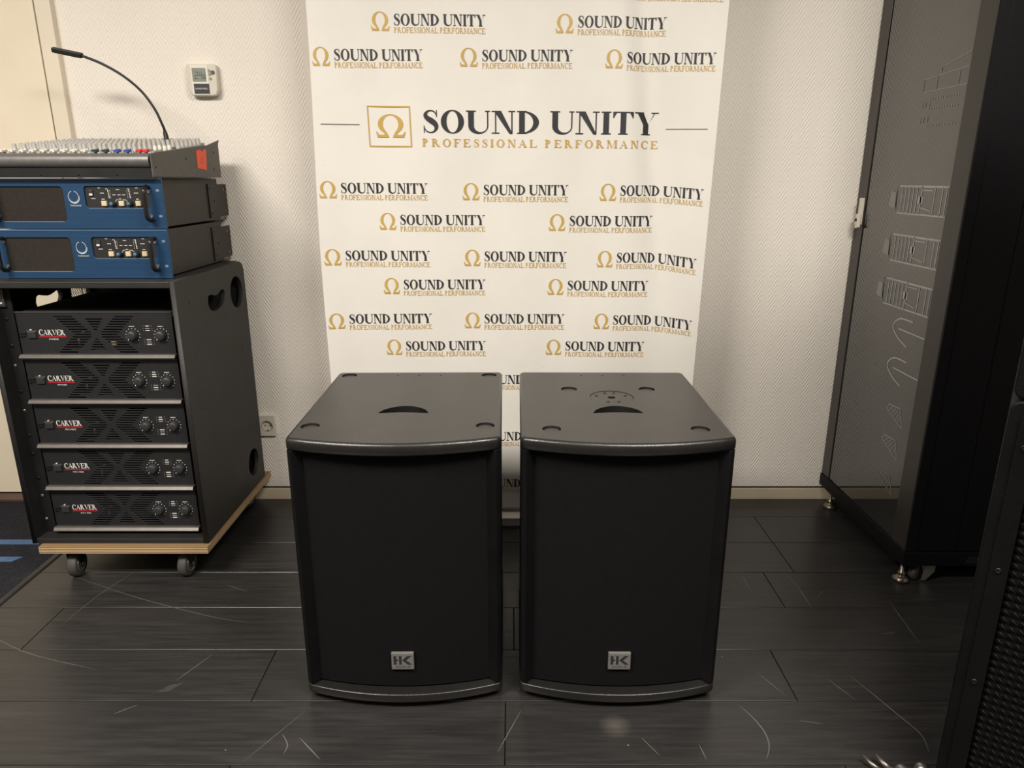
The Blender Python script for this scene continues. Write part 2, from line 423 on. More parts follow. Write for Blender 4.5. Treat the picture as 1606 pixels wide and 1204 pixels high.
def glyph(ch, t=.2, s=.045):
    e = .085; P = []
    def stem(xc, top=1, bot=1, w=t, y0=0, y1=1, ex=e):
        P.append(R(xc - w / 2, y0, xc + w / 2, y1))
        if top: P.append(R(xc - w / 2 - ex, y1 - s, xc + w / 2 + ex, y1))
        if bot: P.append(R(xc - w / 2 - ex, y0, xc + w / 2 + ex, y0 + s))
    def serif(xc, y, hw): P.append(R(xc - hw, y, xc + hw, y + s))
    xs = e + t / 2 + .02
    if ch == ' ': return .33, []
    if ch == 'I': stem(xs); return 2 * xs, P
    if ch == 'O': P += arc_band(.52, .5, .48, .52, (.52, .5), (.48 - t, .52 - s), 0, 360, 28); return 1.04, P
    if ch == 'C':
        P += arc_band(.52, .5, .48, .52, (.52, .5), (.48 - t, .52 - s), 42, 318, 24)
        P += [R(.86, .66, .89, 1.0), [(.80, .76), (.89, .66), (.89, .74), (.84, .86)], [(.83, .13), (.89, .20), (.91, .24), (.86, .18)]]; return .96, P
    if ch == 'U':
        x0, x1 = .02 + e, .94
        P += [R(x0, .33, x0 + t, 1), R(x0 - e, 1 - s, x0 + t + e, 1), R(x1 - s, .33, x1, 1), R(x1 - s - e, 1 - s, x1 + e * .8, 1)]
        cx = (x0 + x1) / 2; ix0, ix1 = x0 + t, x1 - s
        P += arc_band(cx, .33, (x1 - x0) / 2, .35, ((ix0 + ix1) / 2, .33), ((ix1 - ix0) / 2, .35 - s * 1.7), 180, 360, 16); return 1.03, P
    if ch == 'D':
        stem(xs); P += arc_band(xs, .5, .93 - xs, .5, (xs, .5), (.93 - xs - t, .5 - s), -90, 90, 20); return .99, P
    if ch in 'PR':
        stem(xs); P += arc_band(xs + .12, .735, .30, .265, (xs + .12, .735), (.30 - t * .9, .265 - s), -90, 90, 14)
        P += [R(xs, 1 - s, xs + .13, 1), R(xs, .47, xs + .13, .47 + s)]
        if ch == 'P': return .83, P
        P += [[(xs + .16, .49), (xs + .16 + t * 1.1, .49), (.90, s), (.90 - t * 1.2, s)], R(.68, 0, 1.0, s)]; return 1.0, P
    if ch in 'EFL':
        stem(xs)
        if ch in 'EF':
            P.append(R(xs, 1 - s, .80, 1)); P.append([(.80 - s * .6, .74), (.80, .74), (.80, 1), (.66, 1 - s)])
            P.append(R(xs, .49, .58, .49 + s)); P.append([(.54, .36), (.58, .36), (.58, .66), (.54, .66)])
        if ch in 'EL':
            P.append(R(xs, 0, .85, s)); P.append([(.70, s), (.84, 0), (.89, .28), (.86, .28)])
        return (.92 if ch != 'F' else .84), P
    if ch == 'T':
        stem(.46, top=0); P += [R(.03, 1 - s, .89, 1), [(.03, .72), (.06, .72), (.18, 1 - s), (.03, 1)], [(.86, .72), (.89, .72), (.89, 1), (.74, 1 - s)]]; return .92, P
    if ch == 'N':
        P += [R(.16, 0, .16 + s, 1), R(.02, 0, .34, s), R(.84, 0, .84 + s, 1), R(.72, 1 - s, 1.0, 1), R(.02, 1 - s, .16 + t, 1),
              [(.12, 1), (.12 + t * 1.25, 1), (.84 + s, .0), (.84 + s - .02, -.02), (.84 - t * .35, 0)]]; return 1.03, P
    if ch == 'M':
        P += [R(.14, 0, .14 + s, 1), R(.02, 0, .30, s), R(1.0, 0, 1.0 + t, 1), R(.92, 0, 1.08 + t, s), R(.92, 1 - s, 1.08 + t, 1), R(.02, 1 - s, .14 + t, 1),
              [(.12, 1), (.12 + t, 1), (.62 + .03, .05), (.58, 0)], [(.58, 0), (.63, 0), (1.04, 1), (1.0, 1)]]; return 1.24, P
    if ch == 'A':
        P += [[(.12, 0), (.17, 0), (.52, .92), (.50, 1)], [(.84 - t * .5, 0), (.84 + t * .6, 0), (.53, 1), (.46, .96)], R(.26, .32, .76, .32 + s),
              R(.01, 0, .28, s), R(.62, 0, 1.03, s)]; return 1.04, P
    if ch == 'V':
        P += [[(.10, 1), (.10 + t * 1.1, 1), (.56, .06), (.52, -.02)], [(.50, 0), (.54, 0), (.92, 1), (.87, 1)], R(0, 1 - s, .42, 1), R(.76, 1 - s, 1.02, 1)]; return 1.02, P
    if ch == 'Y':
        P += [[(.10, 1), (.10 + t * 1.15, 1), (.50 + t / 2, .44), (.50 - t / 2, .46)], [(.50 + t / 2 - .02, .44), (.50 + t / 2, .50), (.90, 1), (.85, 1)],
              R(.50 - t / 2, 0, .50 + t / 2, .48), R(.30, 0, .70, s), R(0, 1 - s, .40, 1), R(.72, 1 - s, 1.02, 1)]; return 1.02, P
    if ch == 'S':
        k = t / .2
        P += ribbon([(.60, .78, .02), (.54, .91, .05), (.40, .975, .055), (.25, .94, .07 * k), (.155, .80, .13 * k), (.22, .66, .17 * k), (.38, .54, .21 * k),
                     (.53, .42, .19 * k), (.60, .25, .14 * k), (.52, .08, .07 * k), (.36, .02, .055), (.19, .08, .05), (.10, .24, .02)], 4)
        P += [R(.60, .70, .635, 1.0), R(.075, 0, .11, .32)]; return .72, P
    if ch == 'o':   # the omega mark
        P += arc_band(.5, .57, .42, .43, (.5, .57), (.26, .385), -52, 232, 30)
        for sgn in (1, -1):
            m = lambda x, y: (.5 + sgn * (x - .5), y)
            P += [[m(.2415, .231), m(.340, .2666), m(.43, .05), m(.43, .0)], [m(.2415, .231), m(.43, 0), m(.40, .0), m(.30, .13)],
                  [m(.06, 0), m(.43, 0), m(.41, .115), m(.10, .115)], [m(.06, 0), m(.12, .115), m(.035, .25), m(.005, .25)]]
        return 1, P
    return .5, P
def word(text, t=.2, s=.045, track=.02):
    x = 0; out = []
    for ch in text:
        a, P = glyph(ch, t, s)
        out += [[(px + x, py) for px, py in p] for p in P]; x += a + track
    return x - track, out
def fit(text, x0, x1, y0, cap, t=.2, s=.045, track=.02):
    w_, P = word(text, t, s, track); k = (x1 - x0) / w_
    return [[(x0 + px * k, y0 + py * cap) for px, py in p] for p in P]
def print_mesh(mb, polys, mp, mi=0, sub=1):
    mb.cur = mi
    for p in polys:
        if sub > 1 and len(p) == 4:
            a, b, c, d = p
            g = [[tuple((1 - v / sub) * ((1 - u / sub) * a[k] + u / sub * b[k]) + v / sub * ((1 - u / sub) * d[k] + u / sub * c[k]) for k in (0, 1)) for u in range(sub + 1)] for v in range(sub + 1)]
            mb.add([mp(*q) for row in g for q in row], [(v * (sub + 1) + u, v * (sub + 1) + u + 1, (v + 1) * (sub + 1) + u + 1, (v + 1) * (sub + 1) + u) for v in range(sub) for u in range(sub)])
        else: mb.add([mp(x, y) for x, y in p], [tuple(range(len(p)))])
    mb.cur = 0
def sans(text, size, mtx, off, center=True):
    cu = bpy.data.curves.new('t', 'FONT'); cu.body = text; cu.size = size; cu.align_x = 'CENTER' if center else 'LEFT'; cu.extrude = .0001
    o = bpy.data.objects.new('t', cu); me = bpy.data.meshes.new_from_object(o)
    bpy.data.objects.remove(o); me.transform(Matrix.Translation(off) @ mtx); return me

# ------------------------------------------------------------------ setting
WY = 2.456
XL, XR, YB, H = -2.6, 2.7, -2.6, 2.62
struct('wall_back', MB().box(XL - .1, WY, -.05, XR + .1, WY + .1, H), WALL)
struct('wall_left', MB().box(XL - .1, YB, -.05, XL, WY, H), 'wall_plain')
struct('wall_right', MB().box(XR, YB, -.05, XR + .1, WY, H), 'wall_plain')
struct('wall_front', MB().box(XL - .1, YB - .1, -.05, XR + .1, YB, H), 'wall_plain')
struct('ceiling', MB().box(XL - .1, YB - .1, H, XR + .1, WY + .1, H + .1), 'ceiling')
floor = struct('floor', MB().box(XL - .1, YB - .1, -.06, XR + .1, WY + .1, -.0065), 'slab')
PW, GAP, X0 = .1855, .0011, -1.447
joints = {-1: -.58, 0: -.015, 1: -.604, 2: .005, 3: .770, 4: -.40, 5: .8645, 6: .28, -2: .45, -3: -.2}
PL = 1.266
for k in range(-4, 7):
    y0 = 1.186 + PW * k; y1 = min(y0 + PW, WY)
    if y1 - y0 < .02: continue
    x = joints.get(k, .3) - 3 * PL
    while x < XR:
        a, b = max(x, X0), min(x + PL, XR)
        if b - a > .03:
            g = GAP
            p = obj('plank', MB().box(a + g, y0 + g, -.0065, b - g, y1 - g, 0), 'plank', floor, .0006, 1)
        x += PL
# rows nearer than the frame and behind the camera: wide boards that only reflect light
y = 1.186 - 4 * PW
while y > YB + .02:
    obj('plank', MB().box(X0, max(y - PW, YB) + .001, -.0065, XR, y - .001, 0), 'plank', floor); y -= PW
# scratches seen on the boards
def scratch(mb, pts, wd):
    P = catmull([(a, b, wd) for a, b in pts], 5)
    q = []
    for i, (x, y, w_) in enumerate(P):
        a = P[max(i - 1, 0)]; b = P[min(i + 1, len(P) - 1)]; dx, dy = b[0] - a[0], b[1] - a[1]; l = math.hypot(dx, dy) or 1
        t = math.sin(PI * i / (len(P) - 1)) * .8 + .2
        q.append(((x - dy / l * w_ * t, y + dx / l * w_ * t), (x + dy / l * w_ * t, y - dx / l * w_ * t)))
    for a, b in zip(q, q[1:]): mb.add([(*a[0], .00025), (*a[1], .00025), (*b[1], .00025), (*b[0], .00025)], [(0, 1, 2, 3)])
sm = MB()
SCR = [
    ([(.519, 1.362), (.54, 1.32), (.552, 1.275), (.548, 1.235), (.53, 1.2)], .0013),
    ([(.82, 1.46), (.845, 1.40), (.87, 1.33), (.89, 1.27), (.88, 1.22)], .0011),
    ([(.703, 1.913), (.699, 1.855), (.705, 1.818)], .0013), ([(.839, 1.913), (.846, 1.83), (.843, 1.738)], .0015), ([(.92, 1.835), (.874, 1.785)], .0008),
    ([(1.238, 1.661), (1.264, 1.664)], .0008), ([(1.08, 1.79), (1.06, 1.58)], .0007),
    ([(-1.36, 1.92), (-1.1, 1.80), (-.83, 1.70), (-.70, 1.67)], .0008),
    ([(-1.16, 1.93), (-1.2, 1.80), (-1.22, 1.66)], .0007),
    ([(-1.45, 1.66), (-1.25, 1.55), (-1.02, 1.48)], .0008),
    ([(-.76, 1.54), (-.79, 1.48), (-.81, 1.44)], .0008),
    ([(-.86, 1.36), (-.9, 1.33)], .0009), ([(-.46, 1.26), (-.40, 1.20)], .0012), ([(-.50, 1.27), (-.48, 1.24), (-.48, 1.215)], .0011),
    ([(-.9, 1.97), (-.7, 1.98), (-.55, 2.0)], .0007), ([(-.77, 1.82), (-.85, 1.86)], .0007),
    ([(.28, 1.26), (.31, 1.21)], .0009), ([(.40, 1.24), (.405, 1.20)], .0009), ([(.60, 1.47), (.64, 1.39)], .0008),
    ([(.76, 1.45), (.80, 1.37)], .0008), ([(.02, 1.34), (-.03, 1.22)], .0009), ([(-.56, 1.19), (-.47, 1.34)], .0006),
    ([(.64, 1.31), (.69, 1.30)], .0007), ([(.98, 1.62), (1.02, 1.63)], .0007),
]
for p, wd in SCR: scratch(sm, p, wd)
for i in range(5): scratch(sm, [(-.84 + .004 * i, 1.40 + .005 * i), (-.80 + .004 * i, 1.41 + .006 * i)], .0005)
tag(obj('scratches', sm, 'worn', floor), 'pale scratches and scuffs in the dark boards', kind='stuff')
# carpet area left of the boards
cp = thing('floor_mat', 'dark blue-black carpet with thin blue stripes, left of the equipment rack', 'carpet', (-2.02, 1.2, -.0065))
def rel(mb, o):
    mb.v = [(x - o.location.x, y - o.location.y, z - o.location.z) for x, y, z in mb.v]; return mb
obj('pile', rel(MB().box(XL + .003, .3, -.0065, -1.470, WY - .035, .0005), cp), 'carpet', cp)
obj('stripe', rel(MB().prism([(-2.59, 2.100), (-1.563, 2.100), (-1.572, 2.132), (-2.59, 2.132)], .0004, .0010), cp), 'tape', cp)
obj('stripe', rel(MB().prism([(-2.59, 1.99), (-1.578, 1.99), (-1.560, 2.02), (-2.59, 2.02)], .0004, .0010), cp), 'tape', cp)
struct('trim_1', MB().prism([(-1.470, -.0065), (-1.447, -.0065), (-1.4475, .001), (-1.452, .004), (-1.466, .004), (-1.470, .001)], .3, WY, 'y'), 'edge')
# baseboards, door
struct('baseboard_back', MB().box(-1.426, WY - .012, 0, XR, WY, .043), 'base', .001)
struct('trim_2', MB().box(-1.426, WY - .006, .0445, XR, WY, .0475), 'seam')
dr = struct('door_1', MB().box(-2.36, WY - .022, .034, -1.482, WY + .02, 2.12), 'door', .0015)
struct('trim_3', MB().box(-1.4775, WY - .024, 0, -1.428, WY + .01, 2.15), 'trimc', .003)
struct('trim_4', MB().box(-2.42, WY - .024, 0, -2.365, WY + .01, 2.15), 'trimc', .003)
struct('trim_5', MB().box(-2.42, WY - .0245, 2.125, -1.428, WY + .01, 2.18), 'trimc', .003)
struct('trim_6', MB().prism([(WY - .034, 0), (WY + .02, 0), (WY + .02, .026), (WY - .018, .026), (WY - .034, .008)], -2.36, -1.48, 'x'), 'brown')
obj('door_handle', MB().cyl((-2.29, WY - .022, 1.05), .024, -.008, (0, 1, 0)).tube([(-2.29, WY - .03, 1.05), (-2.29, WY - .07, 1.05), (-2.26, WY - .075, 1.05), (-2.17, WY - .075, 1.05)], .009), 'zinc', dr)

# ------------------------------------------------------------------ roll-up banner
BY = 2.262
ban = thing('banner_stand', 'white roll-up banner with black and gold lettering, behind the two black speakers', 'banner', (0, BY, 0))
def sst(a, b, x): t = max(0, min(1, (x - a) / (b - a))); return t * t * (3 - 2 * t)
def fold(x, z):
    u = x - .012 * (z - .5)
    y = .024 * math.exp(-((x - .39 - .11 * (1.6 - z)) / .048) ** 2) * sst(.55, 1.3, z)
    y -= .022 * sst(.43, .62, u)
    y -= .010 * (1 - sst(-.60, -.50, u))
    y += .004 * math.sin(x * 9 + z * 1.7) + .0022 * math.sin(x * 21 - z * 2.3)
    return y * sst(.03, .35, z)
def xedge(side, z):
    if side < 0: return -.600 + .007 * (z - .5) / 1.1 + .004 * math.sin(z * 5)
    return .593 + .026 * max(0, (z - .5)) / 1.15
fb = MB(); NX, NZ = 90, 70; Z0, Z1 = .052, 1.96
for off in (0, .0008):
    vs = []; fs = []
    for j in range(NZ + 1):
        z = Z0 + (Z1 - Z0) * j / NZ
        for i in range(NX + 1):
            x = xedge(-1, z) + (xedge(1, z) - xedge(-1, z)) * i / NX
            vs.append((x, fold(x, z) + off, z))
    for j in range(NZ):
        for i in range(NX):
            a = j * (NX + 1) + i; fs.append((a, a + 1, a + NX + 2, a + NX + 1) if off == 0 else (a, a + NX + 1, a + NX + 2, a + 1))
    fb.add(vs, fs, True)
fabric = obj('banner_fabric', fb.mesh('banner_fabric', False), 'banner', ban)
def onban(x, z): return (x, fold(x, z) - .0016, z)
LOGOS = [(-.4080, 1.5710, -.0770, 1.5680, 0), (.1260, 1.5640, .4480, 1.5620, .004), (-.5830, 1.4760, -.2620, 1.4760, 0), (-.1540, 1.4760, .1770, 1.4740, 0),
 (.2730, 1.4710, .5940, 1.4650, 0), (-.5910, 1.1020, -.2590, 1.1, 0), (-.1530, 1.0960, .1730, 1.0950, 0), (.2690, 1.0940, .5850, 1.0820, .004),
 (-.4130, 1.0070, -.0840, 1.0050, 0), (.1140, 1.0030, .4390, 1.0020, 0), (-.5910, .8970, -.2580, .8960, 0), (-.1520, .8940, .1720, .8920, 0),
 (.2670, .8910, .5780, .8720, .006), (-.4100, .8060, -.0850, .8050, 0), (.1130, .8020, .4340, .8010, 0), (-.5930, .6920, -.2580, .6970, 0),
 (-.1540, .6940, .1690, .6930, 0), (.2630, .6920, .5770, .6760, .006), (-.4110, .6060, -.0860, .6050, 0), (.1100, .6040, .4310, .6030, 0),
 (-.1540, .4910, .1670, .4890, 0), (.2580, .4890, .5740, .4750, .006), (-.1560, .2910, .1610, .2890, 0),
 (-.1570, .1190, .1570, .1160, 0), (.2860, 1.6620, .6030, 1.6470, 0), (-.154, 1.668, .173, 1.667, 0), (-.583, 1.668, -.258, 1.668, 0),
 (-.408, 1.763, -.08, 1.763, 0), (.12, 1.758, .445, 1.757, 0),
 (-.595, .2920, -.265, .292, 0), (.258, .29, .572, .282, 0), (-.411, .400, -.086, .40, 0), (.110, .398, .431, .397, 0)]
LG = fit('SOUND UNITY', .197, 1.0, .046, .094, .235, .06, .02)
LGo = fit('PROFESSIONAL PERFORMANCE', .199, 1.0, -.014, .046, .16, .075, .05)
LOm = [[(x * .163, y * .156) for x, y in p] for p in glyph('o')[1]]
for x0, z0, x1, z1, drop in LOGOS:
    W_ = x1 - x0
    def mp(u, v):
        tl = z0 + (z1 - z0) * (u if drop == 0 else (0 if u < .45 else ((u - .45) / .55) ** 1.4))
        if drop: tl = z0 + (z1 - z0) * (u * .12 + (0 if u < .5 else .88 * ((u - .5) / .5) ** 1.3))
        return onban(x0 + u * W_, tl + v * .325)
    mb = MB()
    print_mesh(mb, LG, mp, 0); print_mesh(mb, LGo, mp, 1); print_mesh(mb, LOm, mp, 1)
    obj('small_logo', mb.mesh('small_logo', False), ('ink', 'gold'), fabric)
mp = lambda x, z: onban(x, z - .0062 * (x + .27) / .715)
for nm, mt, polys, cut in (('large_title', 'ink', fit('SOUND UNITY', -.270, .442, 1.2915, .0645, .235, .05, .03), .105),
                           ('large_subtitle', 'gold', fit('PROFESSIONAL PERFORMANCE', -.2705, .4455, 1.2525, .0225, .21, .075, .30), .09)):
    for side in (0, 1):
        mb = MB(); print_mesh(mb, [p for p in polys if (sum(q[0] for q in p) / len(p) > cut) == bool(side)], mp, 0, 5)
        obj(nm, mb.mesh(nm, False), mt, fabric)
mb = MB()
print_mesh(mb, [[(-.409 + x * .090, 1.2775 + y * .066) for x, y in p] for p in glyph('o')[1]], mp, 0)
obj('large_emblem', mb.mesh('large_emblem', False), 'gold', fabric); mb = MB()
bx = [(-.432, 1.3665), (-.304, 1.3665), (-.3015, 1.2505), (-.430, 1.2505)]; bi = [(-.4285, 1.3630), (-.3075, 1.3630), (-.3052, 1.2540), (-.4268, 1.2540)]
print_mesh(mb, [[bx[i], bx[(i + 1) % 4], bi[(i + 1) % 4], bi[i]] for i in range(4)], mp, 0)
obj('emblem_frame', mb.mesh('emblem_frame', False), 'gold', fabric); mb = MB()
for a, b, za, zb in ((-.571, -.456, 1.313, 1.3115), (.464, .584, 1.3085, 1.3045)):
    n = 8
    mb = MB(); print_mesh(mb, [[(a + (b - a) * i / n, za - .0008), (a + (b - a) * (i + 1) / n, za - .0008), (a + (b - a) * (i + 1) / n, za + .0008), (a + (b - a) * i / n, za + .0008)] for i in range(n)], mp, 0)
    obj('rule_line', mb.mesh('rule_line', False), 'ink', fabric)
obj('bottom_rail', MB().box(-.603, -.012, .046, .596, .004, .056), 'alu', ban, .002)
prof = [(-.045, 0), (.055, 0), (.060, .012), (.055, .034), (.025, .047), (-.020, .047), (-.042, .034), (-.048, .010)]
obj('cassette', MB().prism(prof, -.615, .612, 'x'), 'alu', ban, .002)
for x in (-.622, .612): obj('end_cap', MB().prism([(a * 1.04, b * 1.03) for a, b in prof], x, x + .010, 'x'), 'rail', ban)
obj('support_pole', MB().cyl((0, .035, .046), .010, 1.92), 'alu', ban)
obj('top_rail', MB().cyl((-.60, .004, 1.965), .012, 1.21, (1, 0, 0)), 'alu', ban)

# ------------------------------------------------------------------ the two front speakers
SW, SD, SZ0, SZ1, PT = .4515, .517, .018, .645, .028   # width, depth (to the flat front corner), plates
BOW = .040
def bowed(w_, d, bow, inset=0, n=16, r=.012):
    pts = []
    hw = w_ / 2 - inset
    c = .010
    pts += [(-hw, c + .004), (-hw + .001, .0065), (-hw + .004, .0015)]
    for i in range(n + 1):
        x = (-hw + c) + 2 * (hw - c) * i / n
        pts.append((x, -bow * (1 - (x / hw) ** 2) + inset))
    pts += [(hw - .004, .0015), (hw - .001, .0065), (hw, c + .004)]
    pts += [(hw, d - inset - r), (hw - r * .3, d - inset - r * .3), (hw - r, d - inset), (-hw + r, d - inset), (-hw + r * .3, d - inset - r * .3), (-hw, d - inset - r)]
    return pts
def make_speaker(label, loc, rz, cups, pole):
    t = thing('bass_speaker', label, 'speaker', loc, rz, 'pair of black bass speakers')
    hd = [(-.0585 + .117 * i / 12, .160 + .052 * math.sin(PI * i / 12) ** .6) for i in range(13)] + \
         [(.0585 - .117 * i / 12, .158 + .006 * math.sin(PI * i / 12)) for i in range(13)]
    hd = [p for i, p in enumerate(hd) if i not in (12,)]
    holes = [circ(x, y, .0205) for x, y in cups] + [hd] + [circ(x, .478, .0035, 10) for x in (-.058, 0, .058)]
    if pole: holes += [circ(.0, .282, .0535, 40)]
    outer = bowed(SW, SD, BOW); RB = .0085
    if sum(outer[k][0] * outer[(k + 1) % len(outer)][1] - outer[(k + 1) % len(outer)][0] * outer[k][1] for k in range(len(outer))) < 0: outer = outer[::-1]
    def inset(P, d):
        out = []; n_ = len(P)
        for k in range(n_):
            a, b, c = Vector(P[k - 1]), Vector(P[k]), Vector(P[(k + 1) % n_])
            e1, e2 = (b - a).normalized(), (c - b).normalized()
            m = Vector((-e1.y - e2.y, e1.x + e2.x)).normalized(); k_ = max(.6, m.dot(Vector((-e1.y, e1.x))))
            out.append((b.x + m.x * d / k_, b.y + m.y * d / k_))
        return out
    inner = inset(outer, RB)
    top = plate('top_panel', inner, holes, PT, FLAT, (0, 0, SZ1 - PT), 0)
    for p in top.polygons: p.use_smooth = False
    rim = MB(); prof = [(RB * (1 - math.sin(q)), -RB * (1 - math.cos(q))) for q in [PI / 2 * k / 5 for k in range(6)]] + [(0, -PT + .004), (.004, -PT), (RB, -PT)]
    loops = [[(*q, SZ1 + dz) for q in inset(outer, di)] if di else [(*q, SZ1 + dz) for q in outer] for di, dz in prof]
    n_ = len(outer)
    rim.add([v for l in loops for v in l], [(a * n_ + k, a * n_ + (k + 1) % n_, (a + 1) * n_ + (k + 1) % n_, (a + 1) * n_ + k) for a in range(len(prof) - 1) for k in range(n_)], True)
    top = obj('top_panel', top, 'cab', t)
    obj('rounded_edge', rim, 'cab', top)
    for x, y in cups: obj('recess_cup', MB().lathe([(.0215, 0), (.0215, .004), (.015, .0045)], (x, y, SZ1 - .0078)), 'cab', top)
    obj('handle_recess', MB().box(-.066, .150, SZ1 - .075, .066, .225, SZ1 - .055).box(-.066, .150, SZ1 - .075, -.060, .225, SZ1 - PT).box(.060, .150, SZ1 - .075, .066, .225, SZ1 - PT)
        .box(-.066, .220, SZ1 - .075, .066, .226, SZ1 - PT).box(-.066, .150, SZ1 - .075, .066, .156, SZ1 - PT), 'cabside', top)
    for x in (-.058, 0, .058): obj('rigging_plug', MB().cyl((x, .478, SZ1 - .020), .0036, .014, n=10), 'hole', top)
    if pole:
        c = (0, .282)
        obj('pole_mount', plate('pole_mount', circ(*c, .0525, 40), [circ(*c, .0095)], .006, FLAT, (0, 0, SZ1 - .0068), .0008), 'cab', top)
        obj('pole_socket', MB().cyl((*c, SZ1 - .05), .012, .04), 'hole', top)
        for a in (20, 75, 110, 160, 250, 290):
            x, y = c[0] + .038 * math.cos(math.radians(a)), c[1] + .038 * math.sin(math.radians(a))
            obj('screw', MB().lathe([(.0042, 0), (.0042, .001), (.0025, .0014), (.0014, .0006)], (x, y, SZ1 - .0012), n=12), 'dscrew', top)
    body = MB()
    T = .018; hw = SW / 2 - .002
    for s in (-1, 1):
        x0, x1 = sorted((s * hw, s * (hw - T))); body.box(x0, .006, SZ0 + PT, x1, SD - .004, SZ1 - PT)
    body.box(-hw, SD - .020, SZ0 + PT, hw, SD - .004, SZ1 - PT)
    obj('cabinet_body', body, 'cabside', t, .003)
    for s in (-1, 1):
        # slanted side cheek beside the grille
        pts = [(s * hw, .004), (s * (hw - .002), -.0005), (s * (hw - .010), -.0075), (s * (hw - .030), .012), (s * (hw - .034), .03), (s * hw, .03)]
        if s > 0: pts = pts[::-1]
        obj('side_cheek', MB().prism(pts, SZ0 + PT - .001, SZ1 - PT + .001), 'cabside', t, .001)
    g = MB(); gw = hw - .029; n = 24; vs = []; fs = []
    zz = [SZ0 + PT - .002 + (SZ1 - SZ0 - 2 * PT + .004) * j / 8 for j in range(9)]
    for z in zz:
        for i in range(n + 1):
            x = -gw + 2 * gw * i / n; vs.append((x, -(BOW - .014) * (1 - (x / gw) ** 2) + .012, z))
    for j in range(8):
        for i in range(n): a = j * (n + 1) + i; fs.append((a, a + 1, a + n + 2, a + n + 1))
    g.add(vs, fs, True)
    g.box(-gw, .013, zz[0], gw, .03, zz[-1])
    gr = obj('foam_grille', g.mesh('foam_grille', False), 'foam', t)
    bot = plate('bottom_panel', bowed(SW, SD, BOW), [], PT * .75, FLAT, (0, 0, SZ0), .003, 2)
    obj('bottom_panel', bot, 'cab', t)
    for x in (-.17, .17):
        for y in (.03, .46): obj('foot', MB().lathe([(.017, 0), (.02, .003), (.02, SZ0)], (x, y, 0)), 'rubber', t)
    # badge
    y0 = -(BOW - .014) + .012
    bz = .092; bw = .0505
    bd = obj('badge', MB().box(-bw / 2, y0 - .006, bz, bw / 2, y0 + .001, bz + .0435), 'badge', t, .0012)
    fm = MB(); yy = y0 - .0063
    def fp(x, z): return (x - bw / 2, yy, bz + z)
    k = .0505
    sh = [R(.12, .32, .20, .70), R(.31, .32, .40, .70), R(.19, .49, .27, .54), [(.14, .32), (.20, .32), (.20, .70), (.12, .70)],
          [(.46, .50), (.60, .50), (.60, .52), (.46, .52)], [(.44, .51), (.66, .72), (.78, .72), (.56, .51)], [(.44, .51), (.56, .51), (.80, .30), (.68, .30)]]
    sh = [R(.10, .29, .225, .77), R(.21, .49, .30, .58), R(.345, .29, .46, .77), [(.485, .53), (.66, .53), (.90, .77), (.71, .77)], [(.485, .53), (.66, .53), (.92, .29), (.73, .29)]]
    for p in sh: fm.add([fp(x * k, z * k * .92) for x, z in p], [tuple(range(len(p)))])
    a = obj('lettering', fm, 'ink', bd)
    st = sans('A U D I O', .0078, FRONT, (0.0005, yy, bz + .0048)); obj('lettering', st, 'ink', bd)
    return t
make_speaker('black bass speaker on the left, four round cups in its top corners', (-.2475, 1.384, 0), math.radians(.6),
             [(-.190, .072), (.190, .072), (-.190, .480), (.190, .480)], False)
s2 = make_speaker('black bass speaker on the right, round pole mount plate set in its top', (.2430, 1.384, 0), math.radians(-.4),
             [(-.158, .052), (.161, .052), (-.100, .350), (.098, .350)], True)

# ------------------------------------------------------------------ plywood dolly
dol = thing('plywood_dolly', 'plywood dolly on four small casters, under the black equipment rack', 'dolly', (-1.147, 2.15, 0))
obj('deck', rel(MB().prism([(-1.395, 1.870), (-.896, 1.870), (-.893, 2.432), (-1.400, 2.432)], .0975, .1195), dol), 'ply', dol, .0015)
def make_caster(parent, x, y, rot, r=.0375):
    c = MB().cyl((-.013, 0, 0), r, .026, (1, 0, 0), 28)
    hub = MB(); 
    Mx = Matrix.Translation((x - parent.location.x, y - parent.location.y, r)) @ Matrix.Rotation(rot, 4, 'Z')
    me = MB().lathe([(r * .55, -.013), (r * .93, -.013), (r, -.009), (r, .009), (r * .93, .013), (r * .55, .013)], (0, 0, 0), (1, 0, 0), 32).mesh('wheel')
    me.transform(Mx); wh = obj('wheel', me, 'tyre', parent)
    me = MB().lathe([(r * .56, -.0125), (r * .56, .0125)], (0, 0, 0), (1, 0, 0), 24).lathe([(r * .62, .0128), (r * .60, .0145), (r * .54, .0145), (r * .52, .0128)], (0, 0, 0), (1, 0, 0), 24, True, False).lathe([(.006, -.019), (.006, .020)], (0, 0, 0), (1, 0, 0), 12).mesh('hub')
    me.transform(Mx); obj('hub', me, 'zinc', wh)
    fk = MB()
    for s in (-1, 1):
        fk.prism([(-.010, -.004), (.010, -.004), (.024, .098 - r - .012), (-.016, .098 - r - .012)], s * .0165, s * .0185, 'x')
    fk.box(-.019, -.017, .098 - r - .014, .019, .025, .098 - r - .011).box(-.03, -.026, .0975 - r - .004, .03, .034, .0975 - r - .0005).cyl((0, .004, .098 - r - .014), .013, .012)
    me = fk.mesh('caster_fork'); me.transform(Mx); obj('caster_fork', me, 'rail', parent)
for x, y, a in ((-1.322, 1.918, .1), (-.988, 1.920, -.05), (-1.322, 2.38, .3), (-.97, 2.38, -.2)): make_caster(dol, x, y, a)

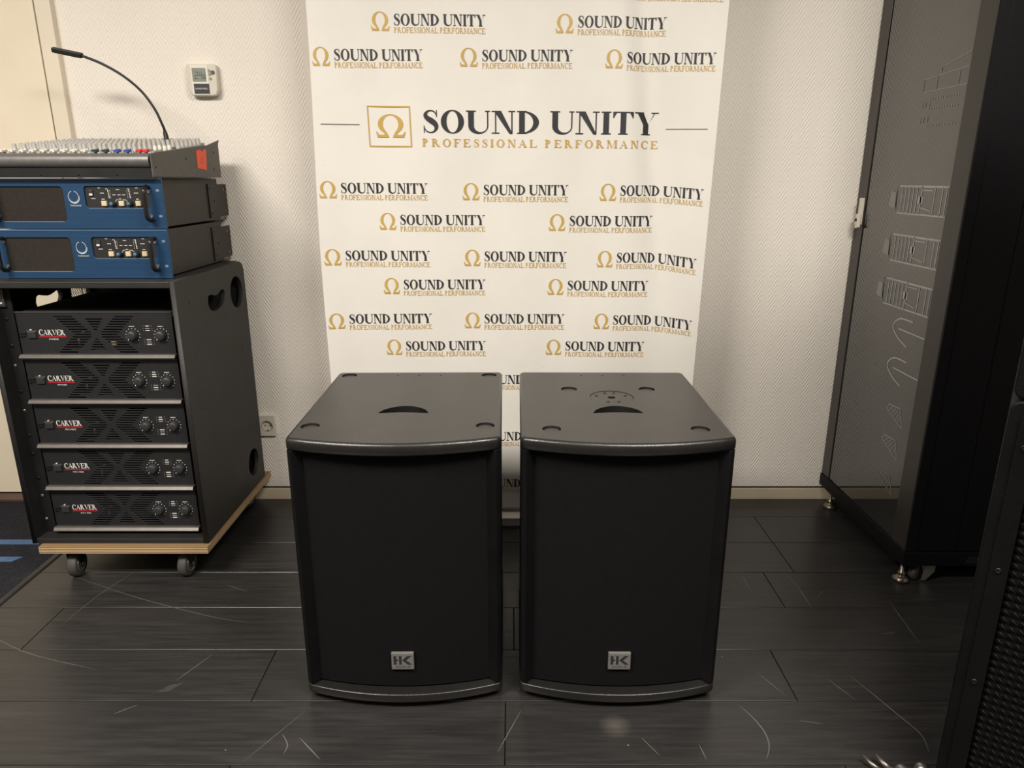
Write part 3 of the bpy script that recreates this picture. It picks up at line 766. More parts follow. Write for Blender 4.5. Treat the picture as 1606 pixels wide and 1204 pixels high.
# ------------------------------------------------------------------ equipment rack case
CX0, CX1, CY0, CY1, CZ0, CZ1 = -1.424, -.900, 1.890, 2.392, .1195, .8965
case = thing('equipment_rack', 'tall black wooden rack case holding five power amplifiers, on the plywood dolly', 'rack case', ((CX0 + CX1) / 2, 2.14, CZ0))
co = case.location
ox, oy, oz = co
T = .015
kid = catmull([(2.086, .806), (2.091, .821), (2.103, .826), (2.120, .824), (2.146, .818), (2.172, .822), (2.194, .828), (2.208, .826), (2.215, .812), (2.204, .792), (2.168, .777), (2.124, .775), (2.094, .787), (2.086, .806)], 3)[:-1]
kid = [(a - oy, b - oz) for a, b in kid]
port = circ(2.312 - oy, .803 - oz, .051, 28); port2 = circ(2.300 - oy, .210 - oz, .047, 28)
outl = [(CY0 - oy, CZ0 - oz), (CY1 - oy, CZ0 - oz), (CY1 - oy, CZ1 - oz - .03), (CY1 - oy - .009, CZ1 - oz - .009), (CY1 - oy - .03, CZ1 - oz), (CY0 - oy, CZ1 - oz)]
for xx, nm in ((CX1 - T, 0), (CX0, 1)):
    hs = [kid, port, port2]
    o = obj('side_panel', plate('side_panel', outl, hs, T, SIDE, (xx - ox, 0, 0), .002), 'case', case)
    if nm == 0:
        for yy, zz in ((1.964, .829), (2.314, .620), (1.966, .678), (1.963, .518), (2.30, .33), (1.96, .30)):
            obj('side_screw', MB().lathe([(.0035, 0), (.0035, .001), (.002, .0014)], (CX1 - ox - .0003, yy - oy, zz - oz), (1, 0, 0), 10), 'dscrew', o)
        obj('round_port_cup', MB().lathe([(.050, -.008), (.050, .0), (.020, .002), (.018, -.001)], (CX1 - T - .013 - ox, 2.300 - oy, .21 - oz), (1, 0, 0), 28), 'rail', o)
    else:
        wm = MB()      # open diamond mesh across the round port
        c0, c1 = 2.312 - oy, .803 - oz
        for k in range(-12, 13):
            for sl in (1.4, -1.4):
                d = k * .0140; n_ = math.hypot(1, sl); half = math.sqrt(max(0, 0.0515 ** 2 - (d / n_ * 1.0) ** 2))
                if half < .004: continue
                px, py = -sl * d / (n_ * n_), d / (n_ * n_)
                ux, uy = 1 / n_, sl / n_
                wm.tube([(CX0 + T / 2 - ox, c0 + px - ux * half, c1 + py - uy * half), (CX0 + T / 2 - ox, c0 + px + ux * half, c1 + py + uy * half)], .0008, 4)
        tag(obj('port_mesh', wm, 'rail', o), None)
obj('top_board', MB().box(CX0 + T, CY0, CZ1 - .018, CX1 - T, CY1 - .012, CZ1), None) if False else obj('top_board', rel(MB().box(CX0 + T - .001, CY0, CZ1 - .018, CX1 - T + .001, CY1 - .012, CZ1), case), 'case', case, .002)
obj('bottom_board', rel(MB().box(CX0 + T, CY0, CZ0, CX1 - T, CY1, CZ0 + .016), case), 'case', case, .002)
obj('back_board', rel(MB().box(CX0 + T, CY1 - .012, CZ0 + .016, CX1 - T, CY1, CZ1 - .018), case), 'casein', case)
obj('inner_lining', rel(MB().box(CX0 + T, 2.05, CZ0 + .016, CX0 + T + .001, 2.06, CZ0 + .5), case), 'casein', case)
for x0, x1 in ((CX0 + T, CX0 + T + .032), (CX1 - T - .018, CX1 - T)):
    r_ = obj('rack_rail', rel(MB().box(x0, 1.936, CZ0 + .016, x1, 1.941, CZ1 - .019), case), 'rail', case, .0008)
    xm = x0 + .010 if x0 < -1.3 else x0 + .010
    for k in range(5):
        for dz in (.022, .098):
            zz = .156 + .1333 * k + dz
            obj('rail_screw', rel(MB().lathe([(.0048, 0), (.0048, .0018), (.003, .003)], (xm + random.uniform(-.002, .002), 1.936, zz), (0, -1, 0), 12), case), 'screw' if random.random() < .3 else 'dscrew', r_)
    if x0 < -1.3:
        obj('bracket', rel(MB().box(x0 + .002, 1.928, .822, x0 + .018, 1.936, .872), case), 'tarnish', r_, .001)
        for zz in (.832, .852, .864): obj('rail_screw', rel(MB().lathe([(.003, 0), (.003, .0018), (.002, .003)], (x0 + .010, 1.928, zz), (0, -1, 0), 10), case), 'white', r_)

# ------------------------------------------------------------------ five power amplifiers (3 rack units each)
AX, AY = -1.370, 1.935
AW = .430
def slots():
    out = []; n = 15
    for r in range(n):
        z = .105 - (.105 - .0045) * r / (n - 1); t = abs(r - 7) / 7
        sl = .0040
        # left and right bands bend towards the middle row
        x0 = .104 + .050 * (1 - t); wl = .052 if r != 7 else .046
        out.append(rrect(x0, z - sl / 2, x0 + wl, z + sl / 2, .0012, 2))
        xr = .324 - .050 * (1 - t) - wl; out.append(rrect(xr, z - sl / 2, xr + wl, z + sl / 2, .0012, 2))
        half = (.0275 * (t - .12) / .88 - .0) if t > .2 else 0
        if half > .004 and 0 < r < n - 1: out.append(rrect(.214 - half, z - sl / 2, .214 + half, z + sl / 2, .0012, 2))
    return out
def make_amp(model, label):
    t = thing('power_amplifier', label, 'amplifier', (AX, AY, 0), 0, 'five black power amplifiers in the rack case')
    pan = obj('front_panel', plate('front_panel', rrect(0, 0, AW, .1165, .001), slots(), .003, FRONT, (0, 0, 0), .0004, 1), 'amp', t)
    obj('chassis', MB().box(.002, .022, .004, AW - .002, .36, .1165), 'hole', t)
    obj('lower_bar', MB().prism([(-.0215, -.0085), (-.0205, -.0098), (.002, -.0098), (.002, 0), (-.013, 0), (-.015, -.001)], -.002, AW + .002, 'x'), 'ampbar', t, .0008)
    obj('top_lip', MB().box(-.001, -.005, .1172, AW + .001, .004, .1190), 'ampbar', t)
    obj('bar_lip', MB().box(-.001, -.016, -.0132, AW + .001, .001, -.0118), 'ampbar', t)
    # parts seen through the slots
    ins = MB().cyl((.155, .012, .022), .004, .02).cyl((.185, .014, .018), .003, .018).cyl((.21, .014, .018), .003, .016).box(.13, .010, .006, .25, .02, .010)
    obj('circuit_parts', ins, 'dimwhite' if False else 'ampbar', t)
    if model == 'PX850': obj('capacitor', MB().box(.247, .006, .020, .259, .016, .033), 'cream', t, .001)
    obj('copper_wire', MB().tube([(.145, .010, .054), (.165, .007, .058), (.180, .009, .062)], .0012, 6), 'copper', t)
    sw = obj('power_switch', MB().box(.026, -.008, .045, .0485, -.002, .0635), 'knob', t, .0015)
    obj('switch_hood', MB().box(.024, -.0055, .0635, .051, -.002, .0665), 'ampbar', sw)
    obj('switch_lamp', MB().box(.034, -.0065, .0675, .038, -.003, .0700), 'white', sw)
    obj('switch_guard', MB().box(.004, -.0065, .047, .008, -.003, .061).box(.008, -.0065, .058, .021, -.003, .061).box(.008, -.006, .049, .018, -.003, .055), 'rail', sw, .0006)
    lg = MB(); mp = lambda x, z: (x, -.0036, z)
    print_mesh(lg, fit('CARVER', .0560, .1290, .0530, .0160, .20, .075, -.07), mp, 0)
    obj('name_print', lg.mesh('name_print', False), 'white', pan)
    obj('red_line', MB().box(.0565, -.0038, .0475, .1310, -.003, .0505), 'red', pan)
    obj('model_print', sans(model, .0075, FRONT @ Matrix.Diagonal((1.3, .8, 1, 1)), (.0945, -.0035, .0398)), 'white', pan)
    for kx in (.316, .395):
        kb = obj('level_knob', MB().lathe([(.0155, .003), (.0145, .006), (.0125, .015), (.0115, .0165), (.004, .0168)], (kx, 0, .053), (0, -1, 0), 24), 'knob', t)
        obj('pointer', MB().box(kx - .0075, -.0172, .0425, kx - .0060, -.0150, .0455), 'white', kb)
        tk = MB()
        for a in range(0, 271, 27):
            an = math.radians(225 - a); x, z = kx + .0195 * math.cos(an), .053 + .0195 * math.sin(an)
            tk.box(x - .0009, -.0036, z - .0009, x + .0009, -.003, z + .0009)
        obj('scale_ticks', tk, 'white', pan)
        for i, dx in enumerate((-.007, -.0045, -.0015, .001, .0045)):
            obj('channel_print', MB().box(kx + dx, -.0036, .0772, kx + dx + (.002 if i % 2 else .0026), -.003, .0790), 'white', pan)
    for dz, ww in ((.079, .009), (.0725, .012), (.0665, .012), (.0405, .013), (.034, .013), (.0275, .013)):
        obj('indicator', MB().box(.3595 - ww / 2, -.0046, dz - .0009, .3595 + ww / 2, -.003, dz + .0009), 'dimwhite' if random.random() < .4 else 'white', pan)
        obj('indicator_dot', MB().box(.3595 - ww / 2 - .007, -.0036, dz - .0007, .3595 - ww / 2 - .0055, -.003, dz + .0007).box(.3595 + ww / 2 + .0055, -.0036, dz - .0007, .3595 + ww / 2 + .007, -.003, dz + .0007), 'dimwhite', pan)
    return t
Z5 = [.689, .5567, .4225, .290, .157]
names = ['topmost black power amplifier in the rack case, cream component behind its slots', 'second black power amplifier from the top of the rack case',
         'third black power amplifier down, the middle one in the rack case', 'fourth black power amplifier from the top of the rack case',
         'lowest black power amplifier in the rack case, just above its bottom board']
a1 = make_amp('PX850', names[0]); a1.location.z = Z5[0]
a2 = make_amp('PX450', names[1]); a2.location.z = Z5[1]
a3 = make_amp('PX1450', names[2]); a3.location.z = Z5[2]
for i in (3, 4):
    c = copy_tree(a3); c.location.z = Z5[i]; c['label'] = names[i]

# ------------------------------------------------------------------ two blue amplifiers on top
BW = .4826
def make_blue(label, z, x):
    t = thing('blue_amplifier', label, 'amplifier', (x, 1.955, z), 0, 'two blue fronted amplifiers on top of the rack case')
    gx0, gx1, gz0, gz1 = .040, .218, .020, .1105
    cx0, cx1, cz0, cz1 = .274, .446, .055, .1115
    fp = obj('front_panel', plate('front_panel', rrect(0, .0006, BW, .1315, .0015), [rrect(gx0, gz0, gx1, gz1, .009), rrect(cx0, cz0, cx1, cz1, .008)], .006, FRONT, (0, 0, 0), .0007, 1), 'blue', t)
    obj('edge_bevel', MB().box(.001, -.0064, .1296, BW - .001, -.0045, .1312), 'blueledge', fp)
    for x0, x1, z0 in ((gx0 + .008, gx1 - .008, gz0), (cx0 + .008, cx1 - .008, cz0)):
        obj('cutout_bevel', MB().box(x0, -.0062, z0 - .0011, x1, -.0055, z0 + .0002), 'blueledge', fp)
    obj('filter_foam', MB().box(gx0 - .004, -.0022, gz0 - .004, gx1 + .004, .004, gz1 + .004), 'foamg', t)
    cp = obj('control_plate', MB().box(cx0 - .004, -.0018, cz0 - .004, cx1 + .004, .004, cz1 + .004), 'ctl', t)
    yb = -.0018
    for i, bx_ in enumerate((.3165, .3625, .4075)):
        obj('cream_button', MB().box(bx_, yb - .006, .0605, bx_ + .0135, yb + .001, .0735), 'cream', cp, .001)
    for bx_ in (.346, .3915):
        kb = obj('blue_knob', MB().lathe([(.0075, 0), (.0068, .010), (.005, .0125), (.0045, .013)], (bx_, yb, .066), (0, -1, 0), 20), 'knob', cp)
        obj('knob_cap', MB().lathe([(.0048, .0128), (.0045, .0140), (.001, .0141)], (bx_ - .0, yb, .066), (0, -1, 0), 16), 'bluek', kb)
    sw = obj('rocker_switch', MB().box(.2855, yb - .003, .086, .2960, yb, .1015), 'knob', cp, .0008)
    obj('switch_mark', MB().box(.2865, yb - .0036, .0875, .2950, yb - .003, .0925), 'white', sw)
    pr = MB(); mpf = lambda x, z: (x, yb - .0004, z)
    def dash(x, z, w_=.009, h_=.0022):
        n_ = max(2, int(w_ / .0022)); q = w_ / n_
        for i in range(n_): pr.add([mpf(a, b) for a, b in R(x + i * q, z, x + i * q + q * .72, z + h_)], [(0, 1, 2, 3)])
    dash(.289, .0785, .0115); dash(.3145, .0925, .0105); dash(.3165, .0770, .008); dash(.310, .106, .007, .0015); dash(.330, .1035, .006, .0016)
    dash(.358, .1015, .009, .0016); dash(.347, .0880, .008); dash(.360, .0880, .009); dash(.373, .0880, .008); dash(.362, .0775, .007)
    dash(.388, .1035, .006, .0016); dash(.4045, .0925, .012); dash(.408, .0770, .008); dash(.4095, .106, .007, .0015)
    for i in range(6):
        for x_ in (.3345, .3905): pr.add([mpf(a, b) for a, b in R(x_ + .0003 * i, .1000 - .0038 * i, x_ + .0003 * i + .0026, .1000 - .0038 * i + .0022)], [(0, 1, 2, 3)])
        for x_ in (.3405, .3860): pr.add([mpf(a, b) for a, b in R(x_, .0995 - .0038 * i, x_ + .0010, .0995 - .0038 * i + .0014)], [(0, 1, 2, 3)])
    for a, b in (((.351, .0700), (.3555, .0765)), ((.3555, .0765), (.3600, .0765)), ((.3715, .0765), (.3800, .0765)), ((.3800, .0765), (.3855, .0700))):
        dx, dz = b[0] - a[0], b[1] - a[1]; l = math.hypot(dx, dz); nx, nz = -dz / l * .0005, dx / l * .0005
        pr.add([mpf(a[0] - nx, a[1] - nz), mpf(b[0] - nx, b[1] - nz), mpf(b[0] + nx, b[1] + nz), mpf(a[0] + nx, a[1] + nz)], [(0, 1, 2, 3)])
    obj('panel_print', pr.mesh('panel_print', False), 'white', cp)
    # ring emblem and name
    em = MB(); c_ = (.2445, .0845); mpe = lambda x, z: (x, -.0063, z)
    print_mesh(em, arc_band(c_[0], c_[1], .0140, .0150, c_, (.0130, .0140), 105, 435, 36), mpe)
    print_mesh(em, arc_band(c_[0] + .001, c_[1] - .002, .0150, .0155, (c_[0] + .0006, c_[1] - .0008), (.0148, .0147), 170, 370, 24), mpe)
    obj('ring_emblem', em.mesh('ring_emblem', False), 'white', fp)
    obj('name_print', sans('Turbosound', .0058, FRONT, (.2470, -.0063, .0600)), 'white', fp)
    for hx in (.4345, .0480 - .0):
        sgn = 1 if hx > .2 else -1
        hx_ = BW - .0365 if sgn > 0 else .0365
        pts = [(hx_, -.002, .108), (hx_, -.018, .110), (hx_, -.030, .104), (hx_, -.034, .092), (hx_, -.034, .040), (hx_, -.030, .030), (hx_, -.018, .024), (hx_, -.002, .026)]
        pts = [tuple(q) for q in catmull(pts, 3)]
        hd = obj('grab_handle', MB().tube(pts, .0058, 12), 'handle', t)
        for zz in (.098, .034): obj('handle_screw', MB().lathe([(.0045, .006), (.0045, .0072), (.002, .0070), (.0016, .0062)], (hx_, 0, zz), (0, -1, 0), 14), 'tarnish', fp)
        for zz in (.1005, .0340): obj('rack_slot', MB().prism(rrect(BW / 2 + sgn * (BW / 2 - .013) - .0048, zz - .0034, BW / 2 + sgn * (BW / 2 - .013) + .0048, zz + .0034, .0033, 3), -.0064, -.0062, 'y'), 'blueledge', fp)
    obj('chassis', MB().box(.020, 0, .003, BW - .022, .415, .1290), 'ampside', t, .0015)
    br = obj('rear_bracket', plate('rear_bracket', rrect(.335, .012, .482, .112, .003), [rrect(.455, .024, .469, .033, .003), rrect(.455, .091, .469, .100, .003)], .002, SIDE, (BW - .0220, 0, 0)), 'ampside', t)
    obj('bracket_lip', MB().box(BW - .022, .333, .010, BW - .018, .336, .114), 'rail', br)
    for yy, zz in ((.350, .10), (.375, .062), (.352, .024)): obj('bracket_screw', MB().lathe([(.003, 0), (.003, .0015), (.0018, .0018)], (BW - .0200, yy, zz), (1, 0, 0), 10), 'dscrew', br)
    return t
make_blue('lower blue fronted amplifier, resting on the black rack case', .8968, -1.4115)
make_blue('upper blue fronted amplifier, directly under the mixing console', 1.0295, -1.4095)

# ------------------------------------------------------------------ mixing console
MX0, MX1, MY0, MY1, MZ = -1.372, -.928, 1.925, 2.366, 1.1625
mix = thing('mixing_console', 'grey mixing console with rows of knobs and coloured faders, on the blue amplifiers', 'mixer', ((MX0 + MX1) / 2, 2.14, MZ))
sp_ = [(1.915, MZ + .002), (2.360, MZ + .0), (2.362, 1.262), (2.372, 1.276), (2.28, 1.257), (1.945, 1.226), (1.913, 1.221)]
for a, b in ((MX1 - .003, MX1), (MX0, MX0 + .003)):
    o = obj('side_panel', rel(MB().prism(sp_, a, b, 'x'), mix), 'mixside', mix, .0005)
    if a > -1:
        for yy, zz in ((1.935, 1.188), (2.12, 1.214), (2.32, 1.237), (2.31, 1.187)):
            obj('side_screw', rel(MB().lathe([(.0028, 0), (.0028, .001), (.0015, .0014)], (MX1, yy, zz), (1, 0, 0), 10), mix), 'dscrew', o)
        obj('price_sticker', rel(MB().prism([(2.188, 1.189), (2.252, 1.184), (2.262, 1.243), (2.244, 1.245), (2.243, 1.239), (2.225, 1.238), (2.222, 1.243), (2.190, 1.238)], MX1 + .0002, MX1 + .0012, 'x'), mix), 'orange', o)
        obj('sticker_marks', rel(MB().box(MX1 + .001, 2.212, 1.205, MX1 + .0016, 2.236, 1.2065).box(MX1 + .001, 2.212, 1.212, MX1 + .0016, 2.230, 1.2135).box(MX1 + .001, 2.222, 1.220, MX1 + .0016, 2.236, 1.2215), mix), 'red', o)
SL = (1.262 - 1.2215) / (2.36 - 1.945)
def mz(y): return 1.2195 + (y - 1.945) * SL
obj('top_panel', rel(MB().prism([(1.935, mz(1.935) - .003), (2.36, mz(2.36) - .003), (2.36, mz(2.36)), (1.935, mz(1.935))], MX0 + .003, MX1 - .003, 'x'), mix), 'mixtop', mix)
obj('body', rel(MB().prism([(1.945, MZ + .001), (2.355, MZ + .001), (2.355, 1.255), (1.945, 1.2155)], MX0 + .003, MX1 - .003, 'x'), mix), 'rail', mix)
bol = [(1.936 + .017 * math.cos(a), 1.2045 + .0185 * math.sin(a)) for a in [math.radians(60 + 10 * i) for i in range(23)]]
bol = bol + [(1.945, 1.188), (1.945, 1.2195)]
obj('front_bolster', rel(MB().prism(bol, MX0 + .003, MX1 - .011, 'x'), mix), 'mixgrey', mix)
fl = obj('front_lip', rel(MB().box(MX0 + .003, 1.930, MZ, MX1 - .003, 1.946, 1.187), mix), 'rail', mix)
for x in (-1.03, -1.13, -1.23): obj('lip_screw', rel(MB().lathe([(.0025, 0), (.0025, .001), (.001, .0014)], (x, 1.930, 1.170), (0, -1, 0), 10), mix), 'dscrew', fl)
fmesh = {}
def fader(x, mat):
    y = 1.962; z = mz(y)
    if 'f' not in fmesh:
        mb = MB(); mb.prism([(-.009, .0055), (.009, .0055), (.008, .0145), (.003, .0115), (-.003, .0115), (-.008, .0145)], -.0010, .0055, 'x').box(-.0015, -.004, 0, .0015, .004, .007)
        mb.box(-.0095, -.005, .0070, -.0010, .005, .0120)
        fmesh['f'] = mb.mesh('fader')
    me = fmesh['f'].copy(); me.materials.append(M[mat])
    o = obj('fader_cap', me, None, mix, .0010, 1); o.location = (x - mix.location.x, y - mix.location.y, z - mix.location.z); o.rotation_euler = (math.atan(SL), 0, 0)
    return o
fx = [-1.340, -1.313, -1.285, -1.258, -1.230, -1.203, -1.176, -1.150, -1.122]
for x in fx: fader(x, 'fwhite')
for x in (-1.094, -1.067): o = fader(x, 'fgreen')
for x in (-1.036, -1.009): fader(x, 'fblue')
for x in (-.978, -.961): fader(x, 'fred')
km = MB().lathe([(.0078, 0), (.0072, .0045), (.0058, .006), (.0052, .0215), (.0042, .0232), (.001, .0234)], n=10).mesh('knob'); km.materials.append(M['kgrey'])
ym = MB().lathe([(.0068, 0), (.0055, .005), (.0045, .014), (.001, .0145)], n=10).mesh('knob'); ym.materials.append(M['fwhite'])
NR = 11
for j in range(NR):
    y = 2.035 + .288 * j / (NR - 1)
    for i in range(15):
        x = -1.353 + .0272 * i
        if i > 12 and j in (0, 1, 4): continue
        if abs(x + 1.050) < .018 and abs(y - 2.285) < .020: continue
        o = bpy.data.objects.new('rotary_knob', km if not (i > 12 and j in (2, 3)) else ym); COL.objects.link(o); o.parent = mix
        o.location = (x - mix.location.x, y - mix.location.y, mz(y) - mix.location.z); o.rotation_euler = (math.atan(SL) + .05, random.uniform(-.03, .03), 0)
bt = MB()
for i in range(15):
    x = -1.353 + .0272 * i
    for y in (2.005, 2.018): bt.box(x - .004, y - .003, mz(y), x + .004, y + .003, mz(y) + .005)
for i in range(6):
    for y in (2.34, 2.35): bt.box(-1.1 + .025 * i, y - .003, mz(y), -1.092 + .025 * i, y + .003, mz(y) + .008)
tag(obj('push_buttons', rel(bt, mix), 'kgrey', mix), None, kind='stuff')

# gooseneck lamp
gl = thing('gooseneck_lamp', 'slim black gooseneck lamp plugged into the back of the mixing console', 'lamp', (-1.050, 2.285, mz(2.285)))
GP = [(-1.050, 2.285, 1.2535), (-1.0515, 2.280, 1.296), (-1.056, 2.275, 1.318), (-1.070, 2.272, 1.358), (-1.100, 2.268, 1.407), (-1.145, 2.262, 1.449), (-1.200, 2.256, 1.482), (-1.250, 2.250, 1.502), (-1.262, 2.249, 1.507)]
obj('connector', rel(MB().lathe([(.0095, 0), (.0095, .018), (.0075, .020), (.0062, .040), (.0042, .046)], (-1.050, 2.285, 1.2535), (-.06, -.12, 1), 16), gl), 'rubber', gl)
obj('gooseneck', rel(MB().tube([q for q in catmull(GP[1:], 5)], .0038, 10), gl), 'rubber', gl)
d = Vector((-.96, -.03, .19)).normalized(); p0 = Vector((-1.250, 2.250, 1.502))
hdm = MB(); hdm.prism(rrect(0, -.0085, .085, .0085, .004), -.007, .006)
me = hdm.mesh('lamp_head'); me.transform(Matrix.Translation(p0 - gl.location) @ Vector((1, 0, 0)).rotation_difference(d).to_matrix().to_4x4())
lh = obj('lamp_head', me, 'rubber', gl, .002)
me = MB().box(.012, -.005, .006, .080, .005, .0068).mesh('lamp_strip'); me.transform(Matrix.Translation(p0 - gl.location) @ Vector((1, 0, 0)).rotation_difference(d).to_matrix().to_4x4()); obj('lamp_strip', me, 'ampbar', lh)

# ------------------------------------------------------------------ thermostat and socket
th = thing('thermostat', 'small white wall thermostat with a grey display above the mixing console', 'thermostat', (-.983, WY, 1.412))
body = [(-.047, .092), (-.040, .0945), (.040, .0945), (.047, .090), (.047, .020), (.042, .004), (.030, .000), (-.028, .000), (-.040, .004), (-.047, .022)]
obj('housing', plate('housing', body, [], .026, FRONT, (0, 0, 0), .004, 3), 'plastic', th)
obj('back_plate', MB().box(-.037, -.004, -.006, .037, 0, .08), 'plastic', th, .002)
fr = obj('face_surround', plate('face_surround', rrect(-.033, .003, .022, .091, .002), [rrect(-.0285, .0415, .0150, .0815, .001)], .0022, FRONT, (0, -.0255, 0), .0005), 'plastic2', th)
lc = obj('display', MB().box(-.0285, -.0262, .0415, .0150, -.025, .0815), 'lcd', th)
dg = MB()
def seg7(x, z, w_, h_, on):
    t_ = .0018; y_ = -.0265
    S = dict(a=(x, z + h_ - t_, x + w_, z + h_), g=(x, z + h_ / 2 - t_ / 2, x + w_, z + h_ / 2 + t_ / 2), d=(x, z, x + w_, z + t_),
             f=(x, z + h_ / 2, x + t_, z + h_), b=(x + w_ - t_, z + h_ / 2, x + w_, z + h_), e=(x, z, x + t_, z + h_ / 2), c=(x + w_ - t_, z, x + w_, z + h_ / 2))
    for k in on: a = S[k]; dg.box(a[0], y_, a[1], a[2], -.026, a[3])
seg7(-.0215, .050, .0105, .021, 'abged'); seg7(-.0080, .050, .0095, .021, 'fgbc'); seg7(.0055, .050, .006, .013, 'abcdef')
dg.box(.0028, -.0265, .050, .0044, -.026, .0516)
obj('digits', dg, 'lcdink', lc)
lb = obj('lower_label', MB().box(-.0270, -.0285, .006, .0215, -.027, .036), 'tlabel', th, .0005)
obj('label_print', sans('HONEYWELL', .0068, FRONT, (-.0027, -.0287, .0190)), 'white', lb)
for x, z in ((.0225, .0745), (.0235, .064), (.0250, .051)): obj('push_button', MB().cyl((x + .003, -.0245, z), .0042, .004, (0, -1, 0), 14), 'button', th)
obj('push_button', MB().lathe([(.0068, 0), (.0060, .003)], (.0365, -.0255, .069), (0, -1, 0), 16), 'lcdink', th)

so = thing('power_socket', 'round white wall socket low on the wall beside the rack case', 'socket', (-.893, WY, .252))
obj('cover_plate', plate('cover_plate', rrect(-.040, 0, .029, .080, .004), [circ(-.002, .038, .0205, 28)], .012, FRONT, (0, 0, 0), .002), 'plastic', so)
wl = obj('socket_well', MB().lathe([(.0205, -.006), (.0205, -.0035), (.0200, -.003), (.0195, -.0065)], (-.002, 0, .038), (0, -1, 0), 28).cyl((-.002, -.001, .038), .0205, .0025, (0, -1, 0), 28), 'plastic', so)
for dx in (-.0095, .0095): obj('pin_hole', MB().cyl((-.002 + dx, -.0034, .038), .0026, .0006, (0, -1, 0), 12), 'hole', wl)
for dz in (-.0175, .0175): obj('earth_clip', MB().box(-.005, -.008, .038 + dz - .0015, .001, -.0034, .038 + dz + .0015), 'tarnish', wl)
obj('well_shade_ring', MB().lathe([(.0207, .0062), (.0207, .0122), (.0195, .0122), (.0195, .0062)], (-.002, 0, .038), (0, -1, 0), 28, True, False), 'button', wl)

# ------------------------------------------------------------------ server rack
SX, SYF, SYB = 1.156, 1.870, 2.452
sr = thing('server_rack', 'tall black server rack with a dark glass door on levelling feet', 'server rack', (1.45, 2.16, 0))
ZT = 2.05
obj('rear_post', rel(MB().box(SX, 2.394, .106, SX + .045, SYB, ZT), sr), 'post', sr, .002)
obj('front_post', rel(MB().box(SX, SYF, .106, SX + .030, 1.945, ZT), sr), 'post', sr, .002)
obj('door_gap', rel(MB().box(SX + .010, 2.385, .108, SX + .03, 2.396, ZT), sr), 'hole', sr)
gp = obj('glass_panel', rel(MB().box(SX + .002, 1.945, .106, SX + .008, 2.3855, ZT), sr), 'glass', sr)
obj('inner_core', rel(MB().box(SX + .03, SYF + .004, .108, 1.756, SYB - .002, ZT - .002), sr), 'rackblk', sr)
obj('front_edge', rel(MB().box(SX + .001, SYF - .006, .106, SX + .030, SYF, ZT), sr), 'rackblk', sr)
xs_ = [SX + .0315, 1.306, 1.456, 1.606, 1.756]
for a, b in zip(xs_, xs_[1:]): obj('steel_panel', rel(MB().box(a, SYF - .004, .108, b - .002, SYF + .01, ZT), sr), 'rackblk', sr, .0012)
obj('top_cover', rel(MB().box(SX, SYF - .004, ZT, 1.757, SYB, ZT + .04), sr), 'post', sr, .002)
pl = obj('plinth', rel(MB().box(SX - .004, SYF - .010, .062, 1.757, SYB, .1055), sr), 'rackblk', sr, .0015)
for i in range(6):
    x = 1.335 + .0085 * i
    obj('vent_slot', rel(MB().prism([(x, .072), (x + .002, .072), (x + .014, .094), (x + .012, .094)], SYF - .0108, SYF - .0098, 'y'), sr), 'dimwhite' if False else 'knob', pl)
obj('side_beam', rel(MB().prism([(2.32, .050), (1.90, .050), (1.90, .064), (2.32, .064)], SX - .002, SX + .02, 'x'), sr), 'rackblk', sr)
hdl = rel(MB().box(SX - .010, 2.398, 1.012, SX, 2.418, 1.098).prism([(2.392, 1.004), (2.412, 1.000), (2.416, 1.045), (2.396, 1.05)], SX - .018, SX - .008, 'x'), sr)
hh = obj('door_handle', hdl, 'plastic', sr, .002)
obj('lock', rel(MB().cyl((SX - .018, 2.405, 1.028), .005, .003, (-1, 0, 0), 12), sr), 'dscrew', hh)
for x, y in ((SX + .008, 2.372), (SX + .012, 1.885), (1.74, 2.40), (1.74, 1.885)):
    obj('levelling_foot', rel(MB().lathe([(.020, 0), (.024, .003), (.022, .010), (.012, .017), (.010, .018), (.010, .023), (.0105, .029), (.006, .031), (.006, .0635)], (x, y, 0)), sr), 'brass', sr)
def caster2(x, y):
    wh = obj('wheel', rel(MB().lathe([(.010, -.010), (.022, -.010), (.0245, -.006), (.0245, .006), (.022, .010), (.010, .010)], (x - .008, y, .0245), (.5, -.85, 0), 24), sr), 'tyre', sr)
    f_ = MB()
    f_.prism([(x + .002, .004), (x + .016, .004), (x + .040, .035), (x + .040, .0575), (x + .010, .0575)], y - .017, y - .014, 'y')
    f_.prism([(x + .002, .004), (x + .016, .004), (x + .040, .035), (x + .040, .0575), (x + .010, .0575)], y + .014, y + .017, 'y').box(x - .02, y - .022, .0575, x + .05, y + .022, .0625)
    obj('caster_fork', rel(f_, sr), 'zinc', sr, .001)
caster2(1.222, 1.893); caster2(1.68, 1.915); caster2(1.23, 2.36)
